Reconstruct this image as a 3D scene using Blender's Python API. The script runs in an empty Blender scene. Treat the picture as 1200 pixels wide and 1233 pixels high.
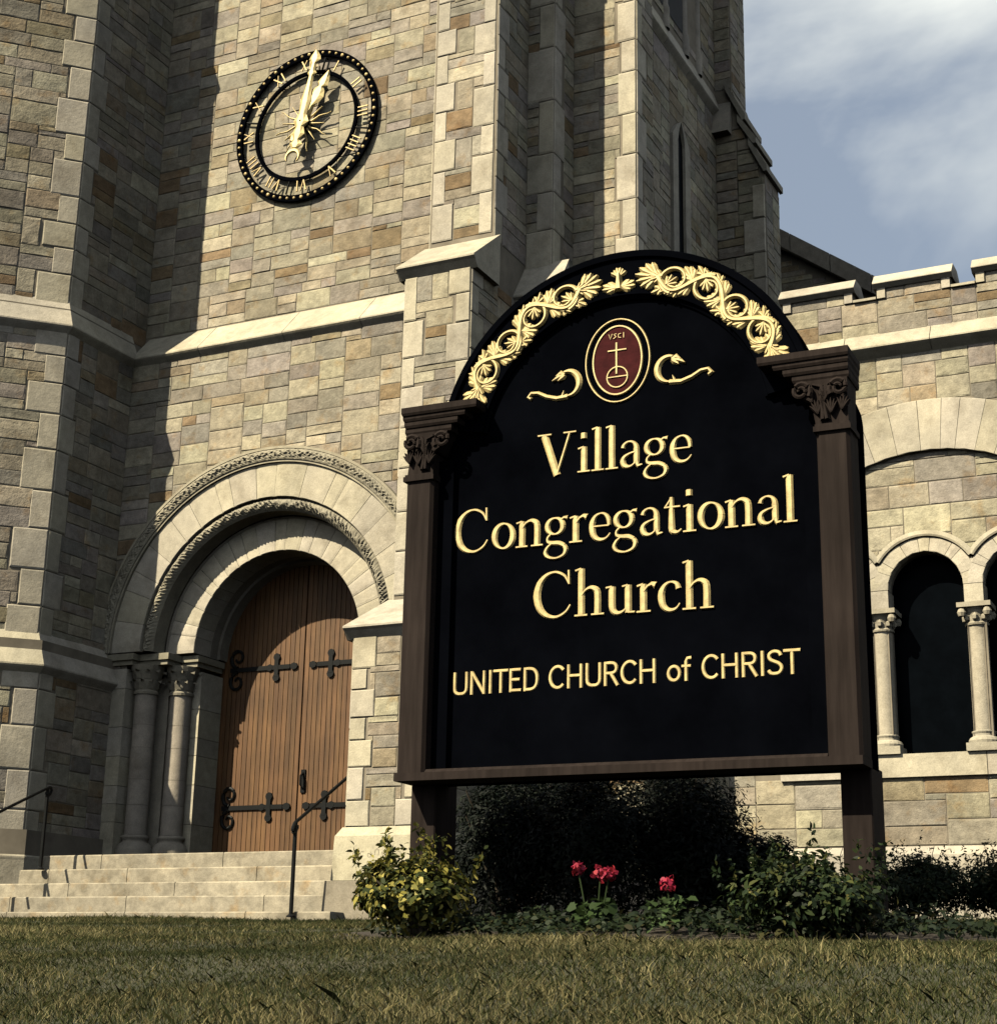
import bpy, bmesh, math, random
import numpy as np
from mathutils import Vector, Matrix

random.seed(7)
rng = np.random.default_rng(7)
PI = math.pi
scene = bpy.context.scene
COL = scene.collection

# ------------------------------------------------------------------ camera
FPX, PW, PH = 1966.278, 1200.0, 1233.0
YAW, PITCH, ROLL = math.radians(-26.53332), math.radians(16.13267), math.radians(1.14765)
cp, sp = math.cos(PITCH), math.sin(PITCH)
fw = Vector((math.sin(YAW) * cp, math.cos(YAW) * cp, sp))
r0 = Vector((math.cos(YAW), -math.sin(YAW), 0))
u0 = r0.cross(fw)
rt = r0 * math.cos(ROLL) + u0 * math.sin(ROLL)
up = -r0 * math.sin(ROLL) + u0 * math.cos(ROLL)
cam_data = bpy.data.cameras.new('camera')
cam = bpy.data.objects.new('camera', cam_data)
COL.objects.link(cam)
cam.matrix_world = Matrix(((rt.x, up.x, -fw.x, 0), (rt.y, up.y, -fw.y, 0), (rt.z, up.z, -fw.z, 0), (0, 0, 0, 1)))
cam_data.sensor_fit = 'VERTICAL'
cam_data.sensor_height = 36.0
cam_data.lens = FPX / PH * 36.0
cam_data.clip_start = 0.05
cam_data.clip_end = 3000
scene.camera = cam

def project(p):
    p = Vector(p)
    z = p.dot(fw)
    if z < 0.1:
        return None
    return PW / 2 + FPX * p.dot(rt) / z, PH / 2 - FPX * p.dot(up) / z, z

# ------------------------------------------------------------------ light
SK, SM = 0.545, 1.12                       # sun travels (SK, 1, -SM)
sun_dir = Vector((SK, 1.0, -SM)).normalized()
SUN_EL = math.atan2(SM, math.hypot(SK, 1.0))
world = bpy.data.worlds.new('World')
scene.world = world
world.use_nodes = True
nt = world.node_tree
nt.nodes.clear()
N = nt.nodes.new
out = N('ShaderNodeOutputWorld'); bg = N('ShaderNodeBackground'); sky = N('ShaderNodeTexSky')
sky.sky_type = 'NISHITA'
sky.sun_disc = False
sky.sun_elevation = SUN_EL
sky.sun_rotation = math.atan2(-SK, -1.0)
sky.air_density = 1.3; sky.dust_density = 2.0; sky.ozone_density = 1.5
bg.inputs['Strength'].default_value = 0.05
tc = N('ShaderNodeTexCoord'); mp = N('ShaderNodeMapping'); nz = N('ShaderNodeTexNoise'); rp = N('ShaderNodeValToRGB'); mx = N('ShaderNodeMixRGB')
mp.inputs['Scale'].default_value = (1.0, 1.0, 2.2)
mp.inputs['Location'].default_value = (2.7, 2.2, 0.0)
nz.inputs['Scale'].default_value = 1.7; nz.inputs['Detail'].default_value = 7.0; nz.inputs['Roughness'].default_value = 0.52
nz.inputs['Distortion'].default_value = 0.5
rp.color_ramp.elements[0].position = 0.47; rp.color_ramp.elements[0].color = (0, 0, 0, 1)
rp.color_ramp.elements[1].position = 0.65; rp.color_ramp.elements[1].color = (1, 1, 1, 1)
mx.inputs['Color2'].default_value = (9.2, 9.4, 8.7, 1)
desat = N('ShaderNodeMixRGB'); desat.inputs['Fac'].default_value = 0.65; desat.inputs['Color2'].default_value = (3.1, 3.55, 4.2, 1)
L = nt.links.new
L(tc.outputs['Generated'], mp.inputs['Vector']); L(mp.outputs['Vector'], nz.inputs['Vector'])
L(nz.outputs['Fac'], rp.inputs['Fac']); L(rp.outputs['Color'], mx.inputs['Fac'])
L(sky.outputs['Color'], desat.inputs['Color1']); L(desat.outputs['Color'], mx.inputs['Color1'])
L(mx.outputs['Color'], bg.inputs['Color']); L(bg.outputs['Background'], out.inputs['Surface'])

sd = bpy.data.lights.new('sun', 'SUN')
sd.energy = 5.0
sd.angle = math.radians(0.5)
sd.color = (1.0, 0.89, 0.66)
so = bpy.data.objects.new('sun', sd)
COL.objects.link(so)
so.rotation_euler = sun_dir.to_track_quat('-Z', 'Y').to_euler()
scene.view_settings.view_transform = 'Standard'
scene.view_settings.look = 'None'
scene.view_settings.exposure = 1.28
scene.view_settings.gamma = 1.0
scene.view_settings.use_curve_mapping = False
scene.cycles.diffuse_bounces = 0

# ------------------------------------------------------------------ materials
def new_mat(name):
    m = bpy.data.materials.new(name)
    m.use_nodes = True
    t = m.node_tree
    b = t.nodes['Principled BSDF']
    return m, t, b

def noise(t, scale, detail=4.0, rough=0.55, vec=None):
    n = t.nodes.new('ShaderNodeTexNoise')
    n.inputs['Scale'].default_value = scale
    n.inputs['Detail'].default_value = detail
    n.inputs['Roughness'].default_value = rough
    if vec is None:
        g = t.nodes.new('ShaderNodeNewGeometry')
        vec = g.outputs['Position']
    t.links.new(vec, n.inputs['Vector'])
    return n.outputs['Fac']

def ramp(t, fac, p0, c0, p1, c1):
    r = t.nodes.new('ShaderNodeValToRGB')
    e = r.color_ramp.elements
    e[0].position = p0; e[0].color = (*c0, 1)
    e[1].position = p1; e[1].color = (*c1, 1)
    t.links.new(fac, r.inputs['Fac'])
    return r.outputs['Color']

def mixc(t, mode, fac, a, b):
    m = t.nodes.new('ShaderNodeMixRGB')
    m.blend_type = mode
    if isinstance(fac, float):
        m.inputs['Fac'].default_value = fac
    else:
        t.links.new(fac, m.inputs['Fac'])
    for i, x in ((1, a), (2, b)):
        if isinstance(x, tuple):
            m.inputs[i].default_value = (*x, 1)
        else:
            t.links.new(x, m.inputs[i])
    return m.outputs['Color']

def bump(t, b, fac, strength, dist=0.01):
    n = t.nodes.new('ShaderNodeBump')
    n.inputs['Strength'].default_value = strength
    n.inputs['Distance'].default_value = dist
    t.links.new(fac, n.inputs['Height'])
    t.links.new(n.outputs['Normal'], b.inputs['Normal'])

ALB = 0.53     # overall reflectance level that goes with the exposure above
def own_color(t):
    oi = t.nodes.new('ShaderNodeObjectInfo')
    at = t.nodes.new('ShaderNodeAttribute')
    at.attribute_name = 'Col'
    c = mixc(t, 'MULTIPLY', 1.0, oi.outputs['Color'], at.outputs['Color'])
    return mixc(t, 'MULTIPLY', 1.0, c, (ALB, ALB, ALB))

def mat_stone(name, mottle, bump_s, rust=True, rough=0.9):
    m, t, b = new_mat(name)
    c = own_color(t)
    big = ramp(t, noise(t, 1.1, 3), 0.3, (0.82, 0.82, 0.83), 0.7, (1.12, 1.1, 1.06))
    c = mixc(t, 'MULTIPLY', 1.0, c, big)
    med = ramp(t, noise(t, 9.0, 5, 0.62), 0.3, (1 - mottle, 1 - mottle, 1 - mottle), 0.7, (1 + mottle, 1 + mottle, 1 + mottle))
    c = mixc(t, 'MULTIPLY', 1.0, c, med)
    if rust:
        k = ramp(t, noise(t, 4.3, 4, 0.6), 0.56, (0, 0, 0), 0.72, (0.55, 0.55, 0.55))
        c = mixc(t, 'MULTIPLY', k, c, (0.92, 0.66, 0.36))
    drip_ = ramp(t, noise(t, 2.3, 5, 0.65), 0.50, (1, 1, 1), 0.74, (0.68, 0.66, 0.63))
    c = mixc(t, 'MULTIPLY', 1.0, c, drip_)
    fine = ramp(t, noise(t, 70.0, 3, 0.7), 0.25, (0.8, 0.8, 0.8), 0.75, (1.18, 1.18, 1.18))
    c = mixc(t, 'MULTIPLY', 1.0, c, fine)
    t.links.new(c, b.inputs['Base Color'])
    b.inputs['Roughness'].default_value = rough
    b.inputs['Specular IOR Level'].default_value = 0.25
    bump(t, b, noise(t, 24.0, 6, 0.68), bump_s, 0.02)
    return m

M = {}
M['rubble'] = mat_stone('granite_rubble', 0.27, 0.6)
M['dressed'] = mat_stone('dressed_granite', 0.14, 0.25, rust=False)
M['steps'] = mat_stone('step_granite', 0.3, 0.35, rust=True)

def mat_flat(name, color, rough=0.8, metal=0.0, var=0.25, scale=6.0, b_s=0.2, spec=0.4):
    m, t, b = new_mat(name)
    color = tuple(x * ALB for x in color)
    c = ramp(t, noise(t, scale, 5, 0.6), 0.3, tuple(x * (1 - var) for x in color), 0.7, tuple(min(1, x * (1 + var)) for x in color))
    t.links.new(c, b.inputs['Base Color'])
    b.inputs['Roughness'].default_value = rough
    b.inputs['Metallic'].default_value = metal
    b.inputs['Specular IOR Level'].default_value = spec
    if b_s:
        bump(t, b, noise(t, scale * 6, 4), b_s, 0.004)
    return m

M['mortar'] = mat_flat('lime_mortar', (0.30, 0.262, 0.205), 0.95, scale=3, spec=0.1)
M['iron'] = mat_flat('black_iron', (0.008, 0.009, 0.010), 0.55, 0.0, b_s=0.1, spec=0.12)
M['black'] = mat_flat('black_enamel', (0.0022, 0.0026, 0.0042), 0.6, 0.0, var=0.35, scale=3, b_s=0.05, spec=0.0)
M['gold'] = mat_flat('gilded_paint', (0.74, 0.575, 0.26), 0.5, 0.15, var=0.26, scale=30, b_s=0.15)
M['clockgold'] = mat_flat('gilded_metal', (0.85, 0.68, 0.32), 0.45, 0.3, var=0.12, scale=12, b_s=0.05)
M['numeral'] = mat_flat('tarnished_gilt', (0.55, 0.41, 0.18), 0.5, 0.3, var=0.3, scale=9, b_s=0.1)
M['maroon'] = mat_flat('maroon_paint', (0.062, 0.011, 0.013), 0.8, spec=0.05, var=0.3, scale=20)
M['glass'] = mat_flat('dark_leaded_glass', (0.002, 0.003, 0.0045), 0.3, b_s=0.0, spec=0.012)  # plain near-black pane: the unlit inside is put into its colour
M['void'] = mat_flat('dark_interior_plaster', (0.03, 0.03, 0.032), 0.9)  # darkness behind openings, painted as a flat dark colour
M['soil'] = mat_flat('bed_soil', (0.035, 0.026, 0.018), 0.95, scale=9, b_s=0.6)
M['roof'] = mat_flat('slate_roof', (0.07, 0.07, 0.075), 0.7)

def mat_wood(name, dark, light, scale, rough=0.6, stretch=14.0, b_s=0.25, spec=0.3):
    m, t, b = new_mat(name)
    g = t.nodes.new('ShaderNodeNewGeometry')
    mpn = t.nodes.new('ShaderNodeMapping')
    mpn.inputs['Scale'].default_value = (stretch, stretch, 1.0)
    t.links.new(g.outputs['Position'], mpn.inputs['Vector'])
    n1 = noise(t, scale, 6, 0.6, mpn.outputs['Vector'])
    c = ramp(t, n1, 0.3, tuple(x * ALB for x in dark), 0.7, tuple(x * ALB for x in light))
    oi = t.nodes.new('ShaderNodeObjectInfo')
    c = mixc(t, 'MULTIPLY', 1.0, c, oi.outputs['Color'])
    w = ramp(t, noise(t, 2.2, 3), 0.35, (0.75, 0.75, 0.75), 0.7, (1.12, 1.12, 1.12))
    c = mixc(t, 'MULTIPLY', 1.0, c, w)
    t.links.new(c, b.inputs['Base Color'])
    b.inputs['Roughness'].default_value = rough
    b.inputs['Specular IOR Level'].default_value = spec
    bump(t, b, n1, b_s, 0.003)
    return m
M['door'] = mat_wood('oak_door', (0.115, 0.056, 0.022), (0.22, 0.112, 0.045), 1.6)
M['brown'] = mat_wood('brown_stained_wood', (0.021, 0.0150, 0.0135), (0.040, 0.0300, 0.0270), 2.4, rough=0.8, spec=0.06)

def mat_leaf(name, rough=0.6, trans=0.25, spec=0.14):
    m, t, b = new_mat(name)
    at = t.nodes.new('ShaderNodeAttribute'); at.attribute_name = 'Col'
    lc_ = mixc(t, 'MULTIPLY', 1.0, at.outputs['Color'], (ALB, ALB, ALB))
    t.links.new(lc_, b.inputs['Base Color'])
    b.inputs['Roughness'].default_value = rough
    b.inputs['Specular IOR Level'].default_value = spec
    tr = t.nodes.new('ShaderNodeBsdfTranslucent')
    t.links.new(lc_, tr.inputs['Color'])
    ms = t.nodes.new('ShaderNodeMixShader'); ms.inputs['Fac'].default_value = trans
    o = t.nodes['Material Output']
    t.links.new(b.outputs['BSDF'], ms.inputs[1]); t.links.new(tr.outputs['BSDF'], ms.inputs[2])
    t.links.new(ms.outputs['Shader'], o.inputs['Surface'])
    return m
M['leaf'] = mat_leaf('leaf')
M['grass'] = mat_leaf('grass_blade', 0.7, 0.3, 0.15)
M['petal'] = mat_leaf('petal', 0.6, 0.3, 0.2)

# ------------------------------------------------------------------ helpers
class MB:
    """collects verts, faces and a colour per face corner, builds ONE mesh object"""
    def __init__(self):
        self.v = []; self.f = []; self.c = []
        self.cur = (1, 1, 1)
    def poly(self, pts, smooth=False):
        i = len(self.v)
        self.v.extend([tuple(p) for p in pts])
        self.f.append(tuple(range(i, i + len(pts)))); self.c.append(self.cur)
    def grid(self, rows, close_u=False, close_v=False):
        i0 = len(self.v); nr = len(rows); nc = len(rows[0])
        for r in rows:
            self.v.extend([tuple(p) for p in r])
        for a in range(nr if close_v else nr - 1):
            a2 = (a + 1) % nr
            for b in range(nc if close_u else nc - 1):
                b2 = (b + 1) % nc
                self.f.append((i0 + a * nc + b, i0 + a * nc + b2, i0 + a2 * nc + b2, i0 + a2 * nc + b)); self.c.append(self.cur)
    def hexa(self, p):
        """8 corners: 0-3 bottom ring, 4-7 top ring"""
        i = len(self.v)
        self.v.extend([tuple(q) for q in p])
        for f in ((0, 3, 2, 1), (4, 5, 6, 7), (0, 1, 5, 4), (1, 2, 6, 5), (2, 3, 7, 6), (3, 0, 4, 7)):
            self.f.append(tuple(i + k for k in f)); self.c.append(self.cur)
    def box(self, x0, x1, y0, y1, z0, z1):
        self.hexa([(x0, y0, z0), (x1, y0, z0), (x1, y1, z0), (x0, y1, z0), (x0, y0, z1), (x1, y0, z1), (x1, y1, z1), (x0, y1, z1)])
    def prism(self, poly, y0, y1):
        """polygon in x,z extruded along y"""
        n = len(poly); i = len(self.v)
        self.v.extend([(x, y0, z) for x, z in poly]); self.v.extend([(x, y1, z) for x, z in poly])
        self.f.append(tuple(range(i, i + n))); self.c.append(self.cur)
        self.f.append(tuple(range(i + 2 * n - 1, i + n - 1, -1))); self.c.append(self.cur)
        for k in range(n):
            k2 = (k + 1) % n
            self.f.append((i + k2, i + k, i + n + k, i + n + k2)); self.c.append(self.cur)
    def lathe(self, cx, cy, prof, n=20, a0=0.0, a1=2 * PI):
        full = abs(a1 - a0 - 2 * PI) < 1e-6
        m = n if full else n + 1
        rows = []
        for r, z in prof:
            rows.append([(cx + r * math.cos(a0 + (a1 - a0) * k / n), cy + r * math.sin(a0 + (a1 - a0) * k / n), z) for k in range(m)])
        self.grid(rows, close_u=full)
    def tube(self, pts, r, n=8):
        pts = [Vector(p) for p in pts]
        rows = []
        for i, p in enumerate(pts):
            d = (pts[min(i + 1, len(pts) - 1)] - pts[max(i - 1, 0)]).normalized()
            a = d.orthogonal() if abs(d.z) > 0.9 else d.cross(Vector((0, 0, 1)))
            a.normalize(); b = d.cross(a)
            rr = r[i] if isinstance(r, (list, tuple)) else r
            rows.append([p + (a * math.cos(2 * PI * k / n) + b * math.sin(2 * PI * k / n)) * rr for k in range(n)])
        self.grid(rows, close_u=True)
        self.poly(rows[0][::-1]); self.poly(rows[-1])
    def mesh(self, name, mat, smooth=False, recalc=True):
        me = bpy.data.meshes.new(name)
        me.from_pydata(self.v, [], self.f)
        ca = me.color_attributes.new('Col', 'FLOAT_COLOR', 'CORNER')
        arr = np.ones((len(me.loops), 4), dtype=np.float32)
        k = 0
        for f, c in zip(self.f, self.c):
            arr[k:k + len(f), :3] = c
            k += len(f)
        ca.data.foreach_set('color', arr.ravel())
        if recalc:
            bm = bmesh.new(); bm.from_mesh(me)
            bmesh.ops.recalc_face_normals(bm, faces=bm.faces)
            bm.to_mesh(me); bm.free()
        if smooth:
            me.polygons.foreach_set('use_smooth', np.ones(len(me.polygons), dtype=bool))
        me.materials.append(mat)
        return me
    def build(self, name, mat, parent=None, smooth=False, color=(1, 1, 1), kind=None, label=None, recalc=True):
        o = bpy.data.objects.new(name, self.mesh(name, mat, smooth, recalc))
        COL.objects.link(o)
        o.color = (*color, 1)
        if parent is not None:
            o.parent = parent
        if kind: o['kind'] = kind
        if label: o['label'] = label
        return o

def thing(name, label, cat, loc=(0, 0, 0), rotz=0.0, group=None):
    o = bpy.data.objects.new(name, None)
    o.empty_display_size = 0.2
    COL.objects.link(o)
    o.location = loc
    o.rotation_euler = (0, 0, rotz)
    o['label'] = label; o['category'] = cat
    if group: o['group'] = group
    return o

def part(name, mb, mat, parent, **k):
    """world-space geometry parented to a thing whose Empty stands at its base"""
    o = mb.build(name, mat, parent, **k)
    p = parent; off = Vector((0, 0, 0))
    while p is not None:
        off += p.location
        p = p.parent
    o.data.transform(Matrix.Translation(-off)) if o.data.users == 1 else None
    return o

def pnoise(x, y, s=0):
    return (math.sin(x * 1.7 + s) * math.cos(y * 2.3 + s * 1.3) + math.sin(x * 4.1 + y * 3.3 + s * 2.1) * 0.5 + math.sin(x * 9.3 - y * 7.7 + s) * 0.25) / 1.75

# ------------------------------------------------------------------ ground
def ground_z(x, y):
    k = [(-400, -1.6), (-3, -1.55), (0, -1.3), (1.5, -0.75), (2.6, -0.32), (3.6, -0.10), (5.0, 0.075), (7.0, 0.215), (9.5, 0.36), (13.7, 0.54), (16, 0.58), (900, 0.58)]
    for (a, za), (b, zb) in zip(k, k[1:]):
        if y <= b:
            t = (y - a) / (b - a)
            return za + (zb - za) * t
    return 0.58

def ground_np(x, y):
    ky = np.array([-400, -3, 0, 1.5, 2.6, 3.6, 5.0, 7.0, 9.5, 13.7, 16, 900.0])
    kz = np.array([-1.6, -1.55, -1.3, -0.75, -0.32, -0.10, 0.075, 0.215, 0.36, 0.54, 0.58, 0.58])
    return np.interp(y, ky, kz) + 0.012 * np.sin(x * 1.3 + y * 0.7) + 0.009 * np.sin(x * 3.1 - y * 2.3)

xs = [-700, -200, -60, -30] + list(np.arange(-22, 8.01, 0.4)) + [20, 60, 200, 700]
ys = [-300, -60, -15] + list(np.arange(-4, 18.01, 0.3)) + [25, 60, 200, 800]
g = MB()
g.grid([[(x, y, float(ground_np(np.array(x), np.array(y)))) for x in xs] for y in ys])
m, t, b = new_mat('lawn_earth')
c = ramp(t, noise(t, 1.3, 5), 0.3, (0.014, 0.018, 0.007), 0.7, (0.032, 0.028, 0.013))
t.links.new(c, b.inputs['Base Color']); b.inputs['Roughness'].default_value = 1.0
bump(t, b, noise(t, 40, 4), 0.5, 0.02)
o = g.build('lawn', m, smooth=True, kind='structure')

# ------------------------------------------------------------------ church: things
tower = thing('church_tower', 'square stone church tower with clock face, buttresses and round arched doorway', 'church tower', (-11.1, 16.3, 0.6))
turret = thing('stair_turret', 'faceted stone stair turret with pale quoins, left of the arched doorway', 'turret', (-14.5, 14.6, 0.6))
wing = thing('church_wing', 'low stone church wing with battlements and round arched windows, right of the sign', 'church wing', (-3.5, 18.0, 0.6))
gable = thing('nave_gable', 'shaded stone gable end with sloping coping seen above the battlements', 'gable', (-6.0, 24.6, 0.6))

RUB = [((0.44, 0.395, 0.30), 6), ((0.385, 0.345, 0.262), 5), ((0.49, 0.445, 0.335), 5), ((0.365, 0.332, 0.27), 4), ((0.375, 0.315, 0.215), 3),
       ((0.31, 0.285, 0.24), 2.5), ((0.32, 0.235, 0.14), 1.2), ((0.26, 0.185, 0.105), 0.8), ((0.42, 0.378, 0.325), 2.5), ((0.54, 0.49, 0.37), 3), ((0.36, 0.325, 0.285), 3)]
def rub_color():
    c = random.choices([a for a, _ in RUB], [w for _, w in RUB])[0]
    k = random.uniform(0.85, 1.12)
    return tuple(min(0.7, x * k * random.uniform(0.97, 1.03)) for x in c)
def quoin_color():
    k = random.uniform(0.88, 1.08)
    return (0.61 * k, 0.56 * k, 0.45 * k * random.uniform(0.95, 1.06))

# shared unit stones: x, z in -0.5..0.5, outward +y 0..1
def unit_stone(seed, inset, rough, n=3):
    r = random.Random(seed)
    mb = MB()
    e = [(-0.5, -0.5), (0.5, -0.5), (0.5, 0.5), (-0.5, 0.5)]
    back = [(x, 0.0, z) for x, z in e]
    side = [(x * (1 - r.uniform(0, 0.012)), 0.55 + r.uniform(-.1, .1), z * (1 - r.uniform(0, 0.02))) for x, z in e]
    mb.v.extend(back); mb.v.extend(side)
    for k in range(4):
        k2 = (k + 1) % 4
        mb.f.append((k, k2, 4 + k2, 4 + k)); mb.c.append((1, 1, 1))
    # front grid n x n
    i0 = len(mb.v)
    for a in range(n):
        for c in range(n):
            x = (-0.5 + inset) + (1 - 2 * inset) * c / (n - 1)
            z = (-0.5 + inset * 1.3) + (1 - 2.6 * inset) * a / (n - 1)
            jx = r.uniform(-rough, rough) * 0.05; jz = r.uniform(-rough, rough) * 0.08
            mb.v.append((x + jx, 1.0 + r.uniform(-rough, rough * 0.6), z + jz))
    for a in range(n - 1):
        for c in range(n - 1):
            q = (i0 + a * n + c, i0 + a * n + c + 1, i0 + (a + 1) * n + c + 1, i0 + (a + 1) * n + c)
            mb.f.append(q); mb.c.append((1, 1, 1))
    # bevel fans between the side ring and the grid border
    ring = [i0 + c for c in range(n)], [i0 + a * n + n - 1 for a in range(n)], [i0 + (n - 1) * n + c for c in range(n - 1, -1, -1)], [i0 + a * n for a in range(n - 1, -1, -1)]
    for k in range(4):
        k2 = (k + 1) % 4
        mb.f.append((4 + k, 4 + k2, *ring[k][::-1])); mb.c.append((1, 1, 1))
    return mb
UNIT_R = [unit_stone(100 + i, 0.045, 0.42) for i in range(12)]
UNIT_Q = [unit_stone(300 + i, 0.03, 0.12) for i in range(6)]
ME_R = [u.mesh('rubble_stone', M['rubble']) for u in UNIT_R]
ME_Q = [u.mesh('quoin_stone', M['dressed']) for u in UNIT_Q]
STONES = {}      # (thing, partname) -> list of (matrix, colour, kind, variant)

class Frame:
    """a wall plane: point(u, z, d) = O + U u + Z z + N d (N points outwards)"""
    def __init__(s, ox, oy, ux, uy, nx, ny):
        s.O = Vector((ox, oy, 0)); s.U = Vector((ux, uy, 0)).normalized(); s.N = Vector((nx, ny, 0)).normalized()
    def p(s, u, z, d=0.0):
        q = s.O + s.U * u + s.N * d
        return (q.x, q.y, z)
    def mat(s, u, z, d, w, h, dep):
        q = s.p(u, z, d)
        U, Nn = s.U * w, s.N * dep
        return Matrix(((U.x, Nn.x, 0, q[0]), (U.y, Nn.y, 0, q[1]), (0, 0, h, q[2]), (0, 0, 0, 1)))

def put_stone(own, name, F, u0, u1, z0, z1, dep, color, kind='r', d=0.0, joint=0.009):
    w, h = u1 - u0 - joint, z1 - z0 - joint
    if w < 0.02 or h < 0.02:
        return
    mtx = F.mat((u0 + u1) / 2, (z0 + z1) / 2, d, w, h, dep)
    STONES.setdefault((own.name, name), []).append((mtx, color, kind, random.randrange(12 if kind == 'r' else 6)))

def pack(own, F, u0, u1, z0, z1, blocked=None, cw=0.073, ch=0.065, dep=(0.006, 0.013), big=1.0, name='stone', d=0.0):
    nu = max(1, int(round((u1 - u0) / cw))); nz_ = max(1, int(round((z1 - z0) / ch)))
    cw = (u1 - u0) / nu; ch = (z1 - z0) / nz_
    occ = np.zeros((nz_, nu), dtype=bool)
    if blocked:
        for a in range(nz_):
            for c in range(nu):
                if blocked(u0 + (c + 0.5) * cw, z0 + (a + 0.5) * ch):
                    occ[a, c] = True
    for a in range(nz_):
        c = 0
        while c < nu:
            if occ[a, c]:
                c += 1; continue
            free = 0
            while c + free < nu and not occ[a, c + free]:
                free += 1
            h = random.choices((2, 3, 4, 5), (0.33, 0.38, 0.22, 0.07))[0]
            w = random.choice({2: (4, 5, 6, 7, 8), 3: (3, 4, 5, 6, 7, 8), 4: (4, 5, 6, 7, 9), 5: (5, 6, 7)}[h])
            if big != 1.0:
                h = max(2, int(round(h * big))); w = max(3, int(round(w * big)))
            if free - w < 3:
                w = free if free <= int(9 * big) else free // 2
            w = min(w, free); h = min(h, nz_ - a, max(2, int(w * .8)))
            if w <= 3:
                for cc in (c - 1, c + w):
                    if 0 <= cc < nu and occ[a, cc]:
                        t_ = 0
                        while a + t_ < nz_ and occ[a + t_, cc]: t_ += 1
                        if t_ <= 6: h = t_; break
            if nz_ - a - h == 1: h += 1
            for hh in range(h):
                if occ[a + hh, c:c + w].any():
                    h = hh; break
            occ[a:a + h, c:c + w] = True
            put_stone(own, name, F, u0 + c * cw, u0 + (c + w) * cw, z0 + a * ch, z0 + (a + h) * ch, random.uniform(*dep), rub_color(), 'r', d)
            c += w

def quoins(own, F, u_edge, sgn, z0, z1, long=0.42, short=0.26, hs=(0.26, 0.42), phase=0, seed=0, dep=0.016, name='quoin'):
    """alternating pale corner blocks from u_edge inwards (sgn direction); returns blocked() for the packer"""
    r = random.Random(seed)
    z = z0; k = phase; spans = []
    while z < z1 - 0.1:
        h = r.uniform(*hs)
        if z1 - (z + h) < 0.2: h = z1 - z
        L_ = (long if k % 2 == 0 else short) * r.uniform(0.92, 1.08)
        a, b_ = sorted((u_edge, u_edge + sgn * L_))
        put_stone(own, name, F, a, b_, z, z + h, dep, quoin_color(), 'q')
        spans.append((z, z + h, a, b_)); z += h; k += 1
    def blk(u, zz):
        for s0, s1, a, b_ in spans:
            if s0 <= zz < s1 and a <= u <= b_: return True
        return False
    return blk

def core(mb, F, u0, u1, z0, z1):
    mb.poly([F.p(u0, z0), F.p(u1, z0), F.p(u1, z1), F.p(u0, z1)])

# ---------------------------------------------------------------- tower masses
XL, XR = -13.445, -8.67
CX, CZ, R_OUT, R_IN = -11.13, 3.90, 2.36, 1.20
YF, YU = 16.0, 16.28
F_low = Frame(0, YF, 1, 0, 0, -1)
F_up = Frame(0, YU, 1, 0, 0, -1)
towercore = MB()
# lower front with the arch cut out
arc = [(CX + 2.0 * math.cos(a), CZ + 2.0 * math.sin(a)) for a in np.linspace(PI, 0, 33)]
for (xa, za), (xb, zb) in zip(arc, arc[1:]):
    towercore.poly([(xa, YF, za), (xb, YF, zb), (xb, YF, 7.95), (xa, YF, 7.95)])
core(towercore, F_low, XL - 0.3, CX - 2.0, 0.4, 7.95)
core(towercore, F_low, CX + 2.0, XR + 0.2, 0.4, 7.95)
core(towercore, F_up, XL - 0.3, -7.47, 7.9, 21.0)

def arch_block(u, z):
    if z < CZ: return abs(u - CX) < 2.12
    return math.hypot(u - CX, z - CZ) < 2.1
pack(tower, F_low, XL, XR, 0.62, 7.80, arch_block)
pack(tower, F_up, XL - 0.06, XR + 0.12, 8.28, 13.7)

# string courses, weatherings: section swept along a wall, in blocks
def course(own, name, F, u0, u1, z_lip, lip, over, rise, back, step=1.15, mit0=0.0, mit1=0.0, seed=0, drip=0.09):
    """sloping weathering: lip underside z_lip, lip height, overhang, then slope rises to the recessed plane"""
    r = random.Random(seed)
    n = max(1, int(round((u1 - u0) / step)))
    cuts = [u0 + (u1 - u0) * k / n + (r.uniform(-.15, .15) * step if 0 < k < n else 0) for k in range(n + 1)]
    for a, b_ in zip(cuts, cuts[1:]):
        mb = MB()
        j = 0.004
        def sec(u, m):
            return [F.p(u + m * over, z_lip, over), F.p(u + m * over, z_lip + 0.018, over), F.p(u - m * back, z_lip + lip + rise, -back), F.p(u - m * back, z_lip - drip - .02, -back), F.p(u, z_lip - drip, 0.0), F.p(u + m * over * .8, z_lip - 0.022, over * 0.8)]
        m0 = mit0 if a == cuts[0] else 0.0
        m1 = mit1 if b_ == cuts[-1] else 0.0
        s0 = sec(a + (j if m0 == 0 else 0), m0); s1 = sec(b_ - (j if m1 == 0 else 0), m1)
        n_ = len(s0)
        for k in range(n_):
            k2 = (k + 1) % n_
            mb.poly([s0[k], s0[k2], s1[k2], s1[k]])
        mb.poly(s0[::-1]); mb.poly(s1)
        part(name, mb, M['dressed'], own, color=quoin_color())
course(tower, 'string_course_block', F_low, XL, XR, 7.84, 0.05, 0.09, 0.40, 0.30, seed=3)

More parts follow.
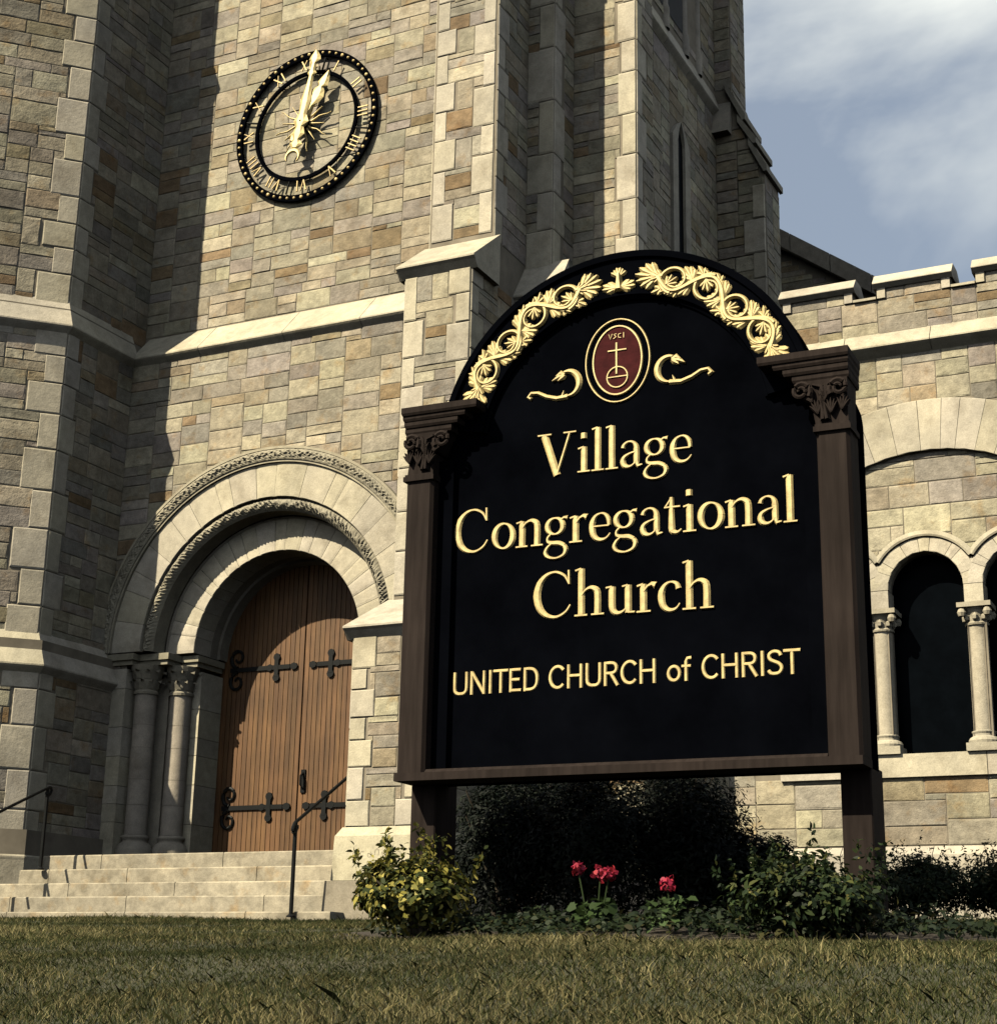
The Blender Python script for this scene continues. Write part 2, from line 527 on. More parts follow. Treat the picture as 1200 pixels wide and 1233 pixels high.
# front right buttress: pier, lower shaft, upper shaft
BL, BR = -8.67, -7.83
Yp, Yb, Yu = 14.10, 14.88, 15.41
F_pier = Frame(0, Yp, 1, 0, 0, -1); F_bl = Frame(0, Yb, 1, 0, 0, -1); F_bu = Frame(0, Yu, 1, 0, 0, -1)
for F, z0, z1 in ((F_pier, 0.3, 3.5), (F_bl, 3.5, 7.84), (F_bu, 7.84, 21.0)):
    core(towercore, F, BL, BR, z0, z1)
for y, z0, z1 in ((Yp, 0.3, 3.5), (Yb, 3.5, 7.84), (Yu, 7.84, 21.0)):
    for x in (BL, BR):
        towercore.poly([(x, y, z0), (x, 16.5, z0), (x, 16.5, z1), (x, y, z1)])
def pair(own, F, a, b_, z0, z1, seed, long=0.34, short=0.21, hs=(0.26, 0.40), phl=0, phr=1, **k):
    q1 = quoins(own, F, a, 1, z0, z1, long, short, hs, phl, seed)
    q2 = quoins(own, F, b_, -1, z0, z1, long, short, hs, phr, seed + 1)
    pack(own, F, a, b_, z0, z1, lambda u, z: q1(u, z) or q2(u, z), **k)
pair(tower, F_pier, BL, BR, 1.47, 3.40, 11, 0.27, 0.19, (0.2, 0.34), phr=0, big=1.1)
pair(tower, F_bl, BL, BR, 4.0, 7.72, 15, 0.27, 0.17, (0.3, 0.5))
pair(tower, F_bu, BL + 0.02, BR - 0.02, 8.38, 13.8, 19, 0.27, 0.17, (0.32, 0.55))
def weathering(own, x0, x1, y_front, y_back, z_lip, lip, z_top, over=0.10, side=0.08):
    mb = MB()
    a, b_ = x0 - side, x1 + side
    yf = y_front - over
    prof = [(yf, z_lip + .05), (yf, z_lip + .07), (y_back, z_top), (y_back, z_lip - 0.06), (y_front + 0.002, z_lip - 0.06), (yf + .03, z_lip + .025)]
    L0 = [(a, y, z) for y, z in prof]; L1 = [(b_, y, z) for y, z in prof]
    n = len(prof)
    for k in range(n):
        k2 = (k + 1) % n
        mb.poly([L0[k], L0[k2], L1[k2], L1[k]])
    mb.poly(L0[::-1]); mb.poly(L1)
    part('weathering', mb, M['dressed'], own, color=quoin_color())
weathering(tower, BL, BR, Yb, Yu + .02, 7.76, 0.11, 8.34)
weathering(tower, BL, BR, Yp, Yb + .02, 3.43, 0.08, 3.97)
# right sides of the buttress, in shade
F_br = Frame(BR, 0, 0, 1, 1, 0)
for y, z0, z1, s in ((Yp, 1.0, 3.4, 31), (Yb, 3.95, 7.75, 33), (Yu, 8.3, 13.9, 35)):
    q = quoins(tower, F_br, y, 1, z0, z1, 0.3, 0.18, (0.3, 0.45), 1, s)
    pack(tower, F_br, y, 16.28, z0, z1, q)
# left side of pier and buttress (seen from a step aside)
F_bl2 = Frame(BL, 0, 0, 1, -1, 0)
for y, z0, z1, s in ((Yp, 1.0, 3.4, 41), (Yb, 3.95, 7.75, 43), (Yu, 8.3, 13.9, 45)):
    q = quoins(tower, F_bl2, y, 1, z0, z1, 0.26, 0.16, (0.3, 0.45), 1, s)
    pack(tower, F_bl2, y, 16.0, z0, z1, q)
# cornerstone plinth of the pier
mb = MB()
def frust(mb, x0, x1, y0, y1, z0, z1, f0, f1):
    mb.hexa([(x0 - f0, y0 - f0, z0), (x1 + f0, y0 - f0, z0), (x1 + f0, y1, z0), (x0 - f0, y1, z0), (x0 - f1, y0 - f1, z1), (x1 + f1, y0 - f1, z1), (x1 + f1, y1, z1), (x0 - f1, y1, z1)])
frust(mb, BL, BR, Yp, 15.0, 0.95, 1.38, 0.09, 0.075); frust(mb, BL, BR, Yp, 15.0, 1.38, 1.47, 0.075, 0.02)
cs = part('cornerstone', mb, M['dressed'], tower, color=(0.66, 0.61, 0.45), label='pale cornerstone block with worn carved lettering')
mb = MB()
rr_ = random.Random(4)
for k in range(7):
    gx = BL + .17 + k * .082; gz = 1.20 + .01 * rr_.uniform(-1, 1); gh = .05 if k in (0, 3, 5) else .032
    a0_ = rr_.uniform(0, 360)
    for t_ in range(7):
        an = math.radians(a0_ + 40 * t_); an2 = math.radians(a0_ + 40 * (t_ + 1))
        ax, az, bx_, bz = gx + .024 * math.cos(an), gz + gh * math.sin(an) * .8, gx + .024 * math.cos(an2), gz + gh * math.sin(an2) * .8
        yy_ = Yp - .0835
        mb.poly([(ax, yy_, az), (bx_, yy_, bz), (bx_ + .007, yy_, bz + .008), (ax + .007, yy_, az + .008)])
part('worn_carving', mb, M['dressed'], tower, color=(0.46, 0.42, 0.32), recalc=False)
mb = MB(); frust(mb, BL, BR, Yp, 15.0, 0.3, 0.945, 0.16, 0.13)
part('plinth', mb, M['dressed'], tower, color=(0.36, 0.32, 0.25))

# tower right corner, side buttress, side wall, rear buttress
XC, YS, XS = -7.47, 16.85, -6.62
YC = 16.26
F_c = Frame(0, YC, 1, 0, 0, -1); F_cs = Frame(XC, 0, 0, 1, 1, 0)
F_sb = Frame(0, YS, 1, 0, 0, -1); F_sbs = Frame(XS, 0, 0, 1, 1, 0)
ZT = 21.0
core(towercore, F_c, BR, XC, 0.3, ZT); core(towercore, F_cs, YC, 24.0, 0.3, ZT)
core(towercore, F_sb, XC, XS, 0.3, ZT); core(towercore, F_sbs, YS, 17.41, 0.3, ZT)
towercore.poly([(XC, 17.41, 0.3), (XS, 17.41, 0.3), (XS, 17.41, ZT), (XC, 17.41, ZT)])
quoins(tower, F_c, XC, -1, 8.2, 13.9, 0.35, 0.2, (0.45, 0.75), 0, 51)
pack(tower, F_c, BR, XC - .2, 8.2, 13.9, lambda u, z: u > XC - 0.22)
quoins(tower, F_cs, YC, 1, 8.2, 13.9, 0.3, 0.2, (0.45, 0.75), 1, 51)
pack(tower, F_cs, YC + 0.3, YS, 8.2, 13.9)
q = quoins(tower, F_sb, XS, -1, 8.2, 13.9, 0.26, 0.18, (0.4, 0.62), 0, 53)
pack(tower, F_sb, XC, XS, 8.2, 13.9, q)
q = quoins(tower, F_sbs, YS, 1, 8.2, 13.9, 0.3, 0.18, (0.4, 0.62), 1, 53)
pack(tower, F_sbs, YS, 17.41, 8.2, 13.9, q)
# lower, wider right corner (behind the sign) and its weatherings
mb = MB()
lo = [(BR, 16.0, XC + 0.16, 17.0, 7.75), (XC, 16.62, XS + 0.14, 17.6, 7.75)]
for x0, y0, x1, y1, zt in lo:
    towercore.box(x0, x1, y0, y1, 0.3, zt)
weathering(tower, BR + 0.02, XC + 0.16, 16.0, YC + .02, 7.72, 0.1, 8.30, 0.05, 0.05)
weathering(tower, XC + 0.16, XS + 0.14, 16.62, YS + .02, 7.72, 0.1, 8.24, 0.05, 0.05)
F_l1 = Frame(0, 16.0, 1, 0, 0, -1); F_l2 = Frame(0, 16.62, 1, 0, 0, -1); F_l3 = Frame(XS + 0.14, 0, 0, 1, 1, 0)
pack(tower, F_l1, BR, XC + 0.16, 0.62, 7.7); pack(tower, F_l2, XC + 0.16, XS + 0.14, 0.62, 7.7); pack(tower, F_l3, 16.62, 17.6, 0.62, 7.7)
# side wall facing right
lanc = lambda u, z: abs(u - 20.72) < 0.36 and z < 12.45
pack(tower, F_cs, 17.42, 22.45, 8.0, 13.55, lanc, big=1.15)
# lancet window
mb = MB()
def lancet(mb, hw0, hw1, d0, d1, z0, zs, zt):
    pts = lambda hw, k: [(-hw, z0), (-hw, zs), (-hw * .55, zs + (zt - zs) * .6), (0, zt), (hw * .55, zs + (zt - zs) * .6), (hw, zs), (hw, z0)]
    a = pts(hw1, 0); b_ = pts(hw0, 0)
    for k in range(len(a) - 1):
        i0, i1, o0, o1 = b_[k], b_[k + 1], a[k], a[k + 1]
        mb.poly([F_cs.p(20.72 + o0[0], o0[1], d1), F_cs.p(20.72 + o1[0], o1[1], d1), F_cs.p(20.72 + i1[0], i1[1], d1), F_cs.p(20.72 + i0[0], i0[1], d1)])
        mb.poly([F_cs.p(20.72 + i0[0], i0[1], d1), F_cs.p(20.72 + i1[0], i1[1], d1), F_cs.p(20.72 + i1[0], i1[1], d0), F_cs.p(20.72 + i0[0], i0[1], d0)])
        mb.poly([F_cs.p(20.72 + o0[0], o0[1], d1), F_cs.p(20.72 + o1[0], o1[1], d1), F_cs.p(20.72 + o1[0], o1[1], 0), F_cs.p(20.72 + o0[0], o0[1], 0)])
lancet(mb, 0.15, 0.37, 0.004, 0.05, 9.2, 12.1, 12.45)
lw = part('window', mb, M['dressed'], tower, color=(0.5, 0.46, 0.38), label='narrow lancet window in the shaded side wall')
mb = MB()
mb.poly([F_cs.p(20.72 - .16, 9.2, .006), F_cs.p(20.72 + .16, 9.2, .006), F_cs.p(20.72 + .16, 12.1, .006), F_cs.p(20.72, 12.4, .006), F_cs.p(20.72 - .16, 12.1, .006)])
pp = mb.build('pane', M['glass'], lw); pp.data.transform(Matrix.Translation((-tower.location[0], -tower.location[1], -tower.location[2])))
# high string on the side wall and above it the belfry stage with shafts
course(tower, 'string_course_block', F_cs, 17.42, 22.45, 13.52, 0.1, 0.09, 0.34, 0.04, seed=8)
course(tower, 'string_course_block', F_sb, XC, XS, 13.75, 0.1, 0.09, 0.34, 0.04, seed=9)
course(tower, 'string_course_block', F_sbs, YS, 17.41, 13.75, 0.1, 0.09, 0.34, 0.04, seed=9)
course(tower, 'string_course_block', F_up, XL - 0.06, BL, 13.75, 0.1, 0.09, 0.34, 0.04, seed=10)
course(tower, 'string_course_block', F_bu, BL, BR, 13.75, 0.1, 0.09, 0.34, 0.04, seed=12)
pack(tower, F_cs, 17.42, 22.45, 13.95, 17.5, lambda u, z: 18.6 < u < 21.8 and z > 14.05)
pack(tower, F_up, XL, BL, 14.1, 17.5); pack(tower, F_bu, BL, BR, 14.1, 17.5); pack(tower, F_sb, XC, XS, 14.1, 17.5)
for yc in (18.75, 19.35, 20.2, 21.05, 21.65):
    mb = MB()
    mb.lathe(XC - 0.03, yc, [(0.10, 13.75), (0.10, 14.1), (0.075, 14.18), (0.075, 16.9), (0.11, 17.0), (0.13, 17.2), (0.0, 17.2)], 12)
    part('belfry_shaft', mb, M['dressed'], tower, color=(0.45, 0.41, 0.35), smooth=True)
for ya, yb_ in ((19.45, 20.1), (20.3, 20.95)):
    mb = MB(); mb.poly([(XC + 0.01, ya, 14.1), (XC + 0.01, yb_, 14.1), (XC + 0.01, yb_, 17.4), (XC + 0.01, ya, 17.4)])
    part('belfry_opening', mb, M['void'], tower)  # flat dark sheet on the wall, shade of the opening as colour
# rear buttress
YR = 22.45
F_rb = Frame(0, YR, 1, 0, 0, -1)
YR2 = 23.2
towercore.box(XC, -7.19, YR, YR2, 0.3, 19.0)
towercore.box(XC - 1.0, XC - .01, YR + .01, 24.0, 0.3, 19.0)
rb = [(-6.95, 13.36), (-6.78, 12.91), (-6.62, 12.39)]
xprev, zprev = -7.17, 13.96
for i_, (x, z) in enumerate(rb):
    towercore.prism([(XC, 0.3), (x - .06, 0.3), (x - .06, z - .1), (xprev, zprev - .12), (XC, zprev - .12)], YR + 0.006 * (2 - i_), YR2 - .004 * i_)
    mb = MB()
    mb.prism([(xprev - .10, zprev + .03), (xprev - .10, zprev - 0.10), (x - 0.05, z - 0.11), (x + 0.0, z - 0.10), (x, z)], YR - 0.08, YR2 + .05)
    part('weathering', mb, M['dressed'], tower, color=(0.4, 0.37, 0.3))
    xprev, zprev = x - .03, z - .02
rbx = lambda z: np.interp(z, [12.2, 13.8], [-6.72, -7.2])
pack(tower, F_rb, XC, -6.69, 8.0, 13.2, lambda u, z: u > rbx(z), dep=(.02, .03)); pack(tower, F_rb, XC, -7.2, 13.9, 17.5)
F_rbs = Frame(-6.68, 0, 0, 1, 1, 0); pack(tower, F_rbs, YR + .02, YR2, 8.0, 12.2)
F_rbs = Frame(-7.19, 0, 0, 1, 1, 0); pack(tower, F_rbs, YR + .02, YR2, 13.9, 17.5)
q = quoins(tower, F_rb, -6.68, -1, 8.0, 12.1, 0.34, 0.2, (0.4, 0.6), 0, 61, dep=0.045)
mb = MB()
mb.hexa([(XC - .02, YR - .22, 13.05), (-7.19, YR - .22, 13.05), (-7.19, YR, 13.05), (XC - .02, YR, 13.05), (XC - .02, YR - .03, 13.65), (-7.19, YR - .03, 13.65), (-7.19, YR, 13.65), (XC - .02, YR, 13.65)])
part('weathering', mb, M['dressed'], tower, color=(0.45, 0.41, 0.34))
# body and cap of the tower so it reads from the side and throws its shade
towercore.poly([(XL, YU, ZT), (XC, YU, ZT), (XC, 24.0, ZT), (XL, 24.0, ZT)])
towercore.poly([(XL - .3, 24.0, 0.3), (XC, 24.0, 0.3), (XC, 24.0, ZT), (XL - .3, 24.0, ZT)])
towercore.poly([(XL - .3, YU, 0.3), (XL - .3, 24.0, 0.3), (XL - .3, 24.0, ZT), (XL - .3, YU, ZT)])
for x0, x1, y0, y1 in ((BL, BR, Yu, 16.6), (XC, XS, YS, 17.41)):
    towercore.poly([(x0, y0, ZT), (x1, y0, ZT), (x1, y1, ZT), (x0, y1, ZT)])
part('wall_core', towercore, M['mortar'], tower)

# ---------------------------------------------------------------- doorway
def ring_seg(mb, r_in, r_out, y_f, y_b, a0, a1, n=3, cx=CX, cz=CZ, bev=0.006, soffit=True):
    """one voussoir: front face with a small chamfer, radial sides, soffit"""
    rows = []
    for k in range(n + 1):
        a = a0 + (a1 - a0) * k / n
        e = bev / r_out if k in (0, n) else 0
        s = 1 if k == 0 else -1
        ca, sa = math.cos(a), math.sin(a)
        ca2, sa2 = math.cos(a + s * e), math.sin(a + s * e)
        P_ = lambda r, y, c, s_: (cx + r * c, y, cz + r * s_)
        yf2 = y_f + (bev * .7 if k in (0, n) else 0)
        rows.append([P_(r_in, y_b, ca, sa), P_(r_in, y_f + bev, ca, sa), P_(r_in + bev, yf2, ca, sa), P_(r_out - bev, yf2, ca, sa), P_(r_out, y_f + bev, ca, sa), P_(r_out, y_b, ca, sa)])
    mb.grid(rows, close_u=True)
    mb.poly(rows[0]); mb.poly(rows[-1][::-1])

def voussoirs(own, name, r_in, r_out, y_f, y_b, n, cx=CX, cz=CZ, a_lo=0.0, a_hi=PI, jit=0.25, seed=0, gap=0.006, seg=6, mat='dressed'):
    r = random.Random(seed)
    cuts = [a_lo + (a_hi - a_lo) * k / n + (r.uniform(-jit, jit) * (a_hi - a_lo) / n if 0 < k < n else 0) for k in range(n + 1)]
    for a, b_ in zip(cuts, cuts[1:]):
        mb = MB()
        e = gap / 2 / r_out
        ring_seg(mb, r_in, r_out, y_f + r.uniform(-.002, .002), y_b, a + e, b_ - e, seg, cx, cz)
        part(name, mb, M[mat], own, color=quoin_color())
voussoirs(tower, 'voussoir', 1.80, 2.235, 15.955, 16.3, 19, seed=5)
voussoirs(tower, 'inner_voussoir', R_IN, 1.62, 16.27, 16.62, 21, seed=6)
# carved outer band (hood) and carved roll
def carved_band(r_in, r_out, y_f, y_b, name, nrep, amp, seed, relief):
    mb = MB()
    n = 300
    prof = 9
    rows = []
    for k in range(n + 1):
        a = PI * k / n
        row = [(CX + r_in * math.cos(a), y_b, CZ + r_in * math.sin(a))]
        for j in range(prof):
            v = j / (prof - 1)
            r = r_in + (r_out - r_in) * v
            dome = relief * math.sin(PI * v)
            w = (math.sin(nrep * a * 2 + 4.0 * math.sin(v * PI)) * math.cos(v * 9 - nrep * a) + 0.7 * math.sin(nrep * a * 5.3 + v * 17)) * amp * math.sin(PI * min(1, max(0, (v - .05) / .9)))
            row.append((CX + r * math.cos(a), y_f - dome - w, CZ + r * math.sin(a)))
        row.append((CX + r_out * math.cos(a), y_b, CZ + r_out * math.sin(a)))
        rows.append(row)
    mb.grid(rows)
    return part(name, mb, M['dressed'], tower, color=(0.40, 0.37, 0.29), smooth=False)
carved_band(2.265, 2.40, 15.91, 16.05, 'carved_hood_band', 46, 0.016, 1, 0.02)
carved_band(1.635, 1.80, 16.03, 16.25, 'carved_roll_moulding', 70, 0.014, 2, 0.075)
for r_a, r_b, yy in ((2.236, 2.264, 15.925), (2.40, 2.432, 15.90)):
    mb = MB(); 
    rows = [[(CX + r * math.cos(a), y, CZ + r * math.sin(a)) for r, y in ((r_a, 16.02), (r_a, yy), (r_b, yy), (r_b, 16.02))] for a in np.linspace(0, PI, 73)]
    mb.grid(rows); part('arch_fillet', mb, M['dressed'], tower, color=(0.47, 0.43, 0.33))
# soffit, inner order and jamb returns
mb = MB()
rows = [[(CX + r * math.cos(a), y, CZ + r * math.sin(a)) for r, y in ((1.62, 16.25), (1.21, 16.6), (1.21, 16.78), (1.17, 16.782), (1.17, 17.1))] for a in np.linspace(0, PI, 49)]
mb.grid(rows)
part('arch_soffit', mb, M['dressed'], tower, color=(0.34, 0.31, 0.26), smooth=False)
ZD = 1.33      # threshold
for s in (-1, 1):
    # outer jamb blocks, stepped recess, inner pilaster
    r = random.Random(70 + s)
    for (ra, rb_, yf, yb_) in ((1.98, 2.315, 15.975, 16.4), (1.22, 1.47, 16.50, 17.1)):
        z = ZD
        while z < 3.6:
            h = r.choice((0.22, 0.36, 0.48))
            if 3.70 - z - h < 0.18: h = 3.70 - z
            mb = MB(); mb.box(*sorted((CX + s * ra, CX + s * (rb_ + (r.choice((0, .06)) if ra > 1.9 else 0)))), yf, yb_, z + 0.003, z + h - 0.003)
            part('jamb_block', mb, M['dressed'], tower, color=quoin_color()); z += h
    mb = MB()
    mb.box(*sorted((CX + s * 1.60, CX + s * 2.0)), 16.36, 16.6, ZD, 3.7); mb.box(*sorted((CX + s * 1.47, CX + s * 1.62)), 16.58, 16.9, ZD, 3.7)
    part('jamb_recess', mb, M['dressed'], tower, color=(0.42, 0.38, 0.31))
    # abacus course
    mb = MB()
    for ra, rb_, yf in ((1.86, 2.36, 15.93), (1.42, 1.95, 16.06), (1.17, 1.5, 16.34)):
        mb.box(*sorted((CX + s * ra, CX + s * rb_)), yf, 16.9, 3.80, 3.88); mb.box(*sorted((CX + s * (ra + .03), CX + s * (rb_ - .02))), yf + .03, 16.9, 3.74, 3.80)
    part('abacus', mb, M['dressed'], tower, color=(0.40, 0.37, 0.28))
    # columns
    for rc, yc in ((1.80, 16.17), (1.45, 16.42)):
        col_ = MB()
        x = CX + s * rc
        col_.lathe(x, yc, [(0.135, 1.66), (0.135, 2.05)], 20)
        zc = [1.66, 2.02, 2.33, 2.72, 3.0, 3.38]
        column = None
        sh = MB(); sh.lathe(x, yc, [(0.130, 1.66), (0.130, 3.38)], 22)
        column = part('column', sh, M['mortar'], tower, smooth=True)
        off = Matrix.Translation(-Vector(tower.location))
        for a, b_ in zip(zc, zc[1:]):
            dm = MB(); dm.lathe(x, yc, [(0.137, a + .0025), (0.137, b_ - .0025)], 22)
            do = dm.build('column_drum', M['dressed'], column, smooth=True, color=(lambda k_: (0.48 * k_, 0.43 * k_, 0.365 * k_))(random.uniform(.92, 1.06))); do.data.transform(off)
        bs = MB(); bs.lathe(x, yc, [(0.225, ZD), (0.225, 1.47), (0.215, 1.50), (0.19, 1.55), (0.155, 1.575), (0.15, 1.60), (0.172, 1.62), (0.172, 1.645), (0.14, 1.66)], 24)
        bo = bs.build('column_base', M['dressed'], column, smooth=True, color=(0.44, 0.40, 0.33)); bo.data.transform(off)
        cpb = MB()
        cpb.lathe(x, yc, [(0.155, 3.38), (0.16, 3.41), (0.14, 3.43), (0.145, 3.5), (0.165, 3.6), (0.2, 3.68), (0.215, 3.74)], 20)
        for k in range(10):
            a = 2 * PI * k / 10
            for zz, rr, tip in ((3.45, 0.15, 0.075), (3.57, 0.165, 0.09)):
                aa = a + (PI / 10 if zz > 3.5 else 0)
                c_, s_ = math.cos(aa), math.sin(aa)
                pt = lambda r_, w_, z_: (x + r_ * c_ - w_ * s_, yc + r_ * s_ + w_ * c_, z_)
                cpb.poly([pt(rr, -.04, zz), pt(rr, .04, zz), pt(rr + .03, .03, zz + .09)]); cpb.poly([pt(rr, -.04, zz), pt(rr + .03, .03, zz + .09), pt(rr + .03, -.03, zz + .09)])
                cpb.poly([pt(rr + .03, -.03, zz + .09), pt(rr + .03, .03, zz + .09), pt(rr + tip, 0.0, zz + .105)])
                cpb.poly([pt(rr + .03, -.03, zz + .09), pt(rr + tip, 0.0, zz + .105), pt(rr + tip - .01, 0.0, zz + .07)])
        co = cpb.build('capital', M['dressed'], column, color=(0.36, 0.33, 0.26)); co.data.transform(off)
# wall behind the door rebate
mb = MB(); mb.poly([(CX - 1.6, 17.12, 1.0), (CX + 1.6, 17.12, 1.0), (CX + 1.6, 17.12, 5.4), (CX - 1.6, 17.12, 5.4)])
part('door_backing', mb, M['void'], tower)
# door leaves made of planks, strap hinges
YD = 16.95
offT = Matrix.Translation(-Vector(tower.location))
for s in (-1, 1):
    door = thing('tmp', '', '')
    frame_mb = MB()
    frame_mb.box(*sorted((CX + s * 0.012, CX + s * 1.28)), YD + 0.035, YD + 0.07, ZD, 3.7)
    bpy.data.objects.remove(door)
    door = part('door_leaf', frame_mb, M['door'], tower, label='%s leaf of the brown plank double door' % ('left' if s < 0 else 'right'), color=(0.6, 0.6, 0.6))
    npl = 18; w = 1.27 / npl
    for k in range(npl):
        xa = 0.008 + k * w; xb = xa + w - 0.002
        zt = CZ + math.sqrt(max(0.02, 1.26 ** 2 - min(xa, 1.25) ** 2))
        mb = MB()
        x0, x1 = sorted((CX + s * xa, CX + s * xb))
        e = 0.0035
        mb.hexa([(x0, YD + .034, ZD + .01), (x1, YD + .034, ZD + .01), (x1, YD + .034, zt), (x0, YD + .034, zt), (x0 + e, YD, ZD + .01), (x1 - e, YD, ZD + .01), (x1 - e, YD, zt), (x0 + e, YD, zt)])
        kk = random.uniform(0.8, 1.15)
        po = mb.build('plank', M['door'], door, color=(kk, kk * random.uniform(0.96, 1.02), kk * 0.97)); po.data.transform(offT)
    for zh in (3.78, 2.04):
        hb = MB()
        xo, xi = CX + s * 1.10, CX + s * 0.14
        yy0, yy1 = YD - 0.022, YD + 0.004
        hb.box(*sorted((xo, xi + s * .06)), yy0, yy1, zh - 0.028, zh + 0.028)
        # fleur cross near the tip and pointed end
        xm = CX + s * 0.40
        hb.box(xm - .03, xm + .03, yy0 - .004, yy1, zh - 0.12, zh + 0.12)
        for dz in (-0.13, 0.13):
            hb.prism([(xm + .05 * math.cos(a), zh + dz + .05 * math.sin(a)) for a in np.linspace(0, 2 * PI, 9)[:-1]], yy0 - .002, yy1)
        hb.prism([(xi + s * .0 + .055 * math.cos(a), zh + .045 * math.sin(a)) for a in np.linspace(0, 2 * PI, 9)[:-1]], yy0 - .003, yy1)
        hb.prism([(xm + s * .1 + .045 * math.cos(a), zh + .045 * math.sin(a)) for a in np.linspace(0, 2 * PI, 9)[:-1]], yy0 - .003, yy1)
        # C scrolls at the hinge side
        for up_ in (-1, 1):
            cxs, czs = CX + s * 0.99, zh + up_ * 0.155
            pts = []
            for q_ in np.linspace(0, 1, 30):
                phi = math.radians(-90 + 430 * q_); rad = 0.13 - 0.092 * q_
                pts.append((cxs + s * rad * math.cos(phi) * .9, YD - 0.013, czs + up_ * rad * math.sin(phi)))
            hb.tube(pts, [0.026 * (1 - .45 * q_) for q_ in np.linspace(0, 1, 30)], 6)
        ho = hb.build('strap_hinge', M['iron'], door); ho.data.transform(offT)
hb = MB(); hb.box(CX + .05, CX + .11, YD - .02, YD + .003, 2.2, 2.48); hb.tube([(CX + .08, YD - .02, 2.25), (CX + .08, YD - .07, 2.29), (CX + .08, YD - .07, 2.40), (CX + .08, YD - .02, 2.44)], 0.014)
part('door_handle', hb, M['iron'], tower)

# ---------------------------------------------------------------- stair turret (octagonal)
def turret_faces(off, z):
    """corner points for an outline moved out by off"""
    c0 = Vector((-13.445, 14.71))
    # face 2 plane x = -13.445+off ; face 1 plane normal (.707,-.707) ; face 0 plane normal (0,-1)
    x2 = -13.445 + off
    k1 = (c0.x - c0.y) * 0.70710678 + off
    y2 = x2 - k1 / 0.70710678
    A = Vector((x2, y2))
    L1 = 1.75
    y0 = 14.71 - L1 * 0.70710678 - off
    B = Vector((y0 + k1 / 0.70710678, y0))
    C = Vector((B.x - 1.75 - 0.0, y0))
    return A, B, C
tc_ = MB()
bands = [(0.3, 1.30, 0.19, 0.19), (1.38, 3.52, 0.12, 0.12), (3.88, 7.80, 0.0, 0.0), (8.14, 13.6, -0.06, -0.06), (13.9, 18.0, -0.10, -0.10)]
for i, (z0, z1, o0, o1) in enumerate(bands):
    A, B, C = turret_faces(o0, z0)
    zz0 = z0 - (0.35 if i else 0); zz1 = z1 + 0.3
    poly = [(A.x, 16.6), (A.x, A.y), (B.x, B.y), (C.x, C.y), (C.x - 1.2, C.y + 1.2), (C.x - 1.2, 16.6)]
    for (xa, ya), (xb, yb_) in zip(poly, poly[1:]):
        tc_.poly([(xa, ya, zz0), (xb, yb_, zz0), (xb, yb_, zz1), (xa, ya, zz1)])
    # stones
    f2 = Frame(A.x, 0, 0, 1, 1, 0)
    f1 = Frame(A.x, A.y, -1, -1, 1, -1)
    f0 = Frame(0, B.y, 1, 0, 0, -1)
    big = 1.0
    if i == 0:
        course(turret, 'plinth_block', f2, A.y, 16.0, 1.28, 0.05, 0.014, 0.10, 0.08, seed=21, drip=0.9, mit0=-1); course(turret, 'plinth_block', f1, 0, 1.75, 1.28, 0.05, 0.014, 0.10, 0.08, seed=22, drip=0.9, mit0=-0.414)
        continue
    Lf = (A - B).length
    q1 = quoins(turret, f1, 0.0, 1, z0, z1, 0.40, 0.26, (0.34, 0.55), 0, 80 + i)
    q1b = quoins(turret, f1, Lf, -1, z0, z1, 0.40, 0.26, (0.34, 0.55), 0, 90 + i)
    pack(turret, f1, 0.0, Lf, z0, z1, lambda u, z: q1(u, z) or q1b(u, z))
    q2 = quoins(turret, f2, A.y, 1, z0, z1, 0.22, 0.30, (0.34, 0.55), 0, 80 + i)
    pack(turret, f2, A.y, 16.0 if i < 3 else YU, z0, z1, q2)
    pack(turret, f0, C.x, B.x, z0, z1)
for z_lip, lip, over, rise, back, o, sd_ in ((3.50, 0.05, 0.09, 0.40, 0.12, 0.12, 31), (7.84, 0.05, 0.09, 0.34, 0.06, 0.0, 33), (13.62, 0.07, 0.08, 0.3, 0.04, -0.06, 35)):
    A, B, C = turret_faces(o, z_lip)
    f2 = Frame(A.x, 0, 0, 1, 1, 0); f1 = Frame(A.x, A.y, -1, -1, 1, -1); f0 = Frame(0, B.y, 1, 0, 0, -1)
    t8 = math.tan(PI / 8)
    course(turret, 'string_course_block', f2, A.y, 16.0 - 0.0, z_lip, lip, over, rise, back, mit0=-t8, step=1.3, seed=sd_)
    course(turret, 'string_course_block', f1, 0, (A - B).length, z_lip, lip, over, rise, back, mit0=-t8, mit1=t8, seed=sd_ + 1)
    course(turret, 'string_course_block', f0, C.x, B.x, z_lip, lip, over, rise, back, mit1=t8, seed=sd_ + 2)
part('wall_core', tc_, M['mortar'], turret)

# ---------------------------------------------------------------- wing
YW = 17.8
F_w = Frame(0, YW, 1, 0, 0, -1)
W0, W1 = -6.6, 4.0
WINX = [-3.60 - 1.03, -3.60, -3.60 + 1.03]
WR, WS, SILL = 0.41, 4.30, 2.474
SEG_CX, SEG_R, SEG_CZ = -3.50, 2.02, 3.85      # relieving arch (soffit circle)
groups = [0.0, 4.6]                            # window groups along the wing
wc = MB()
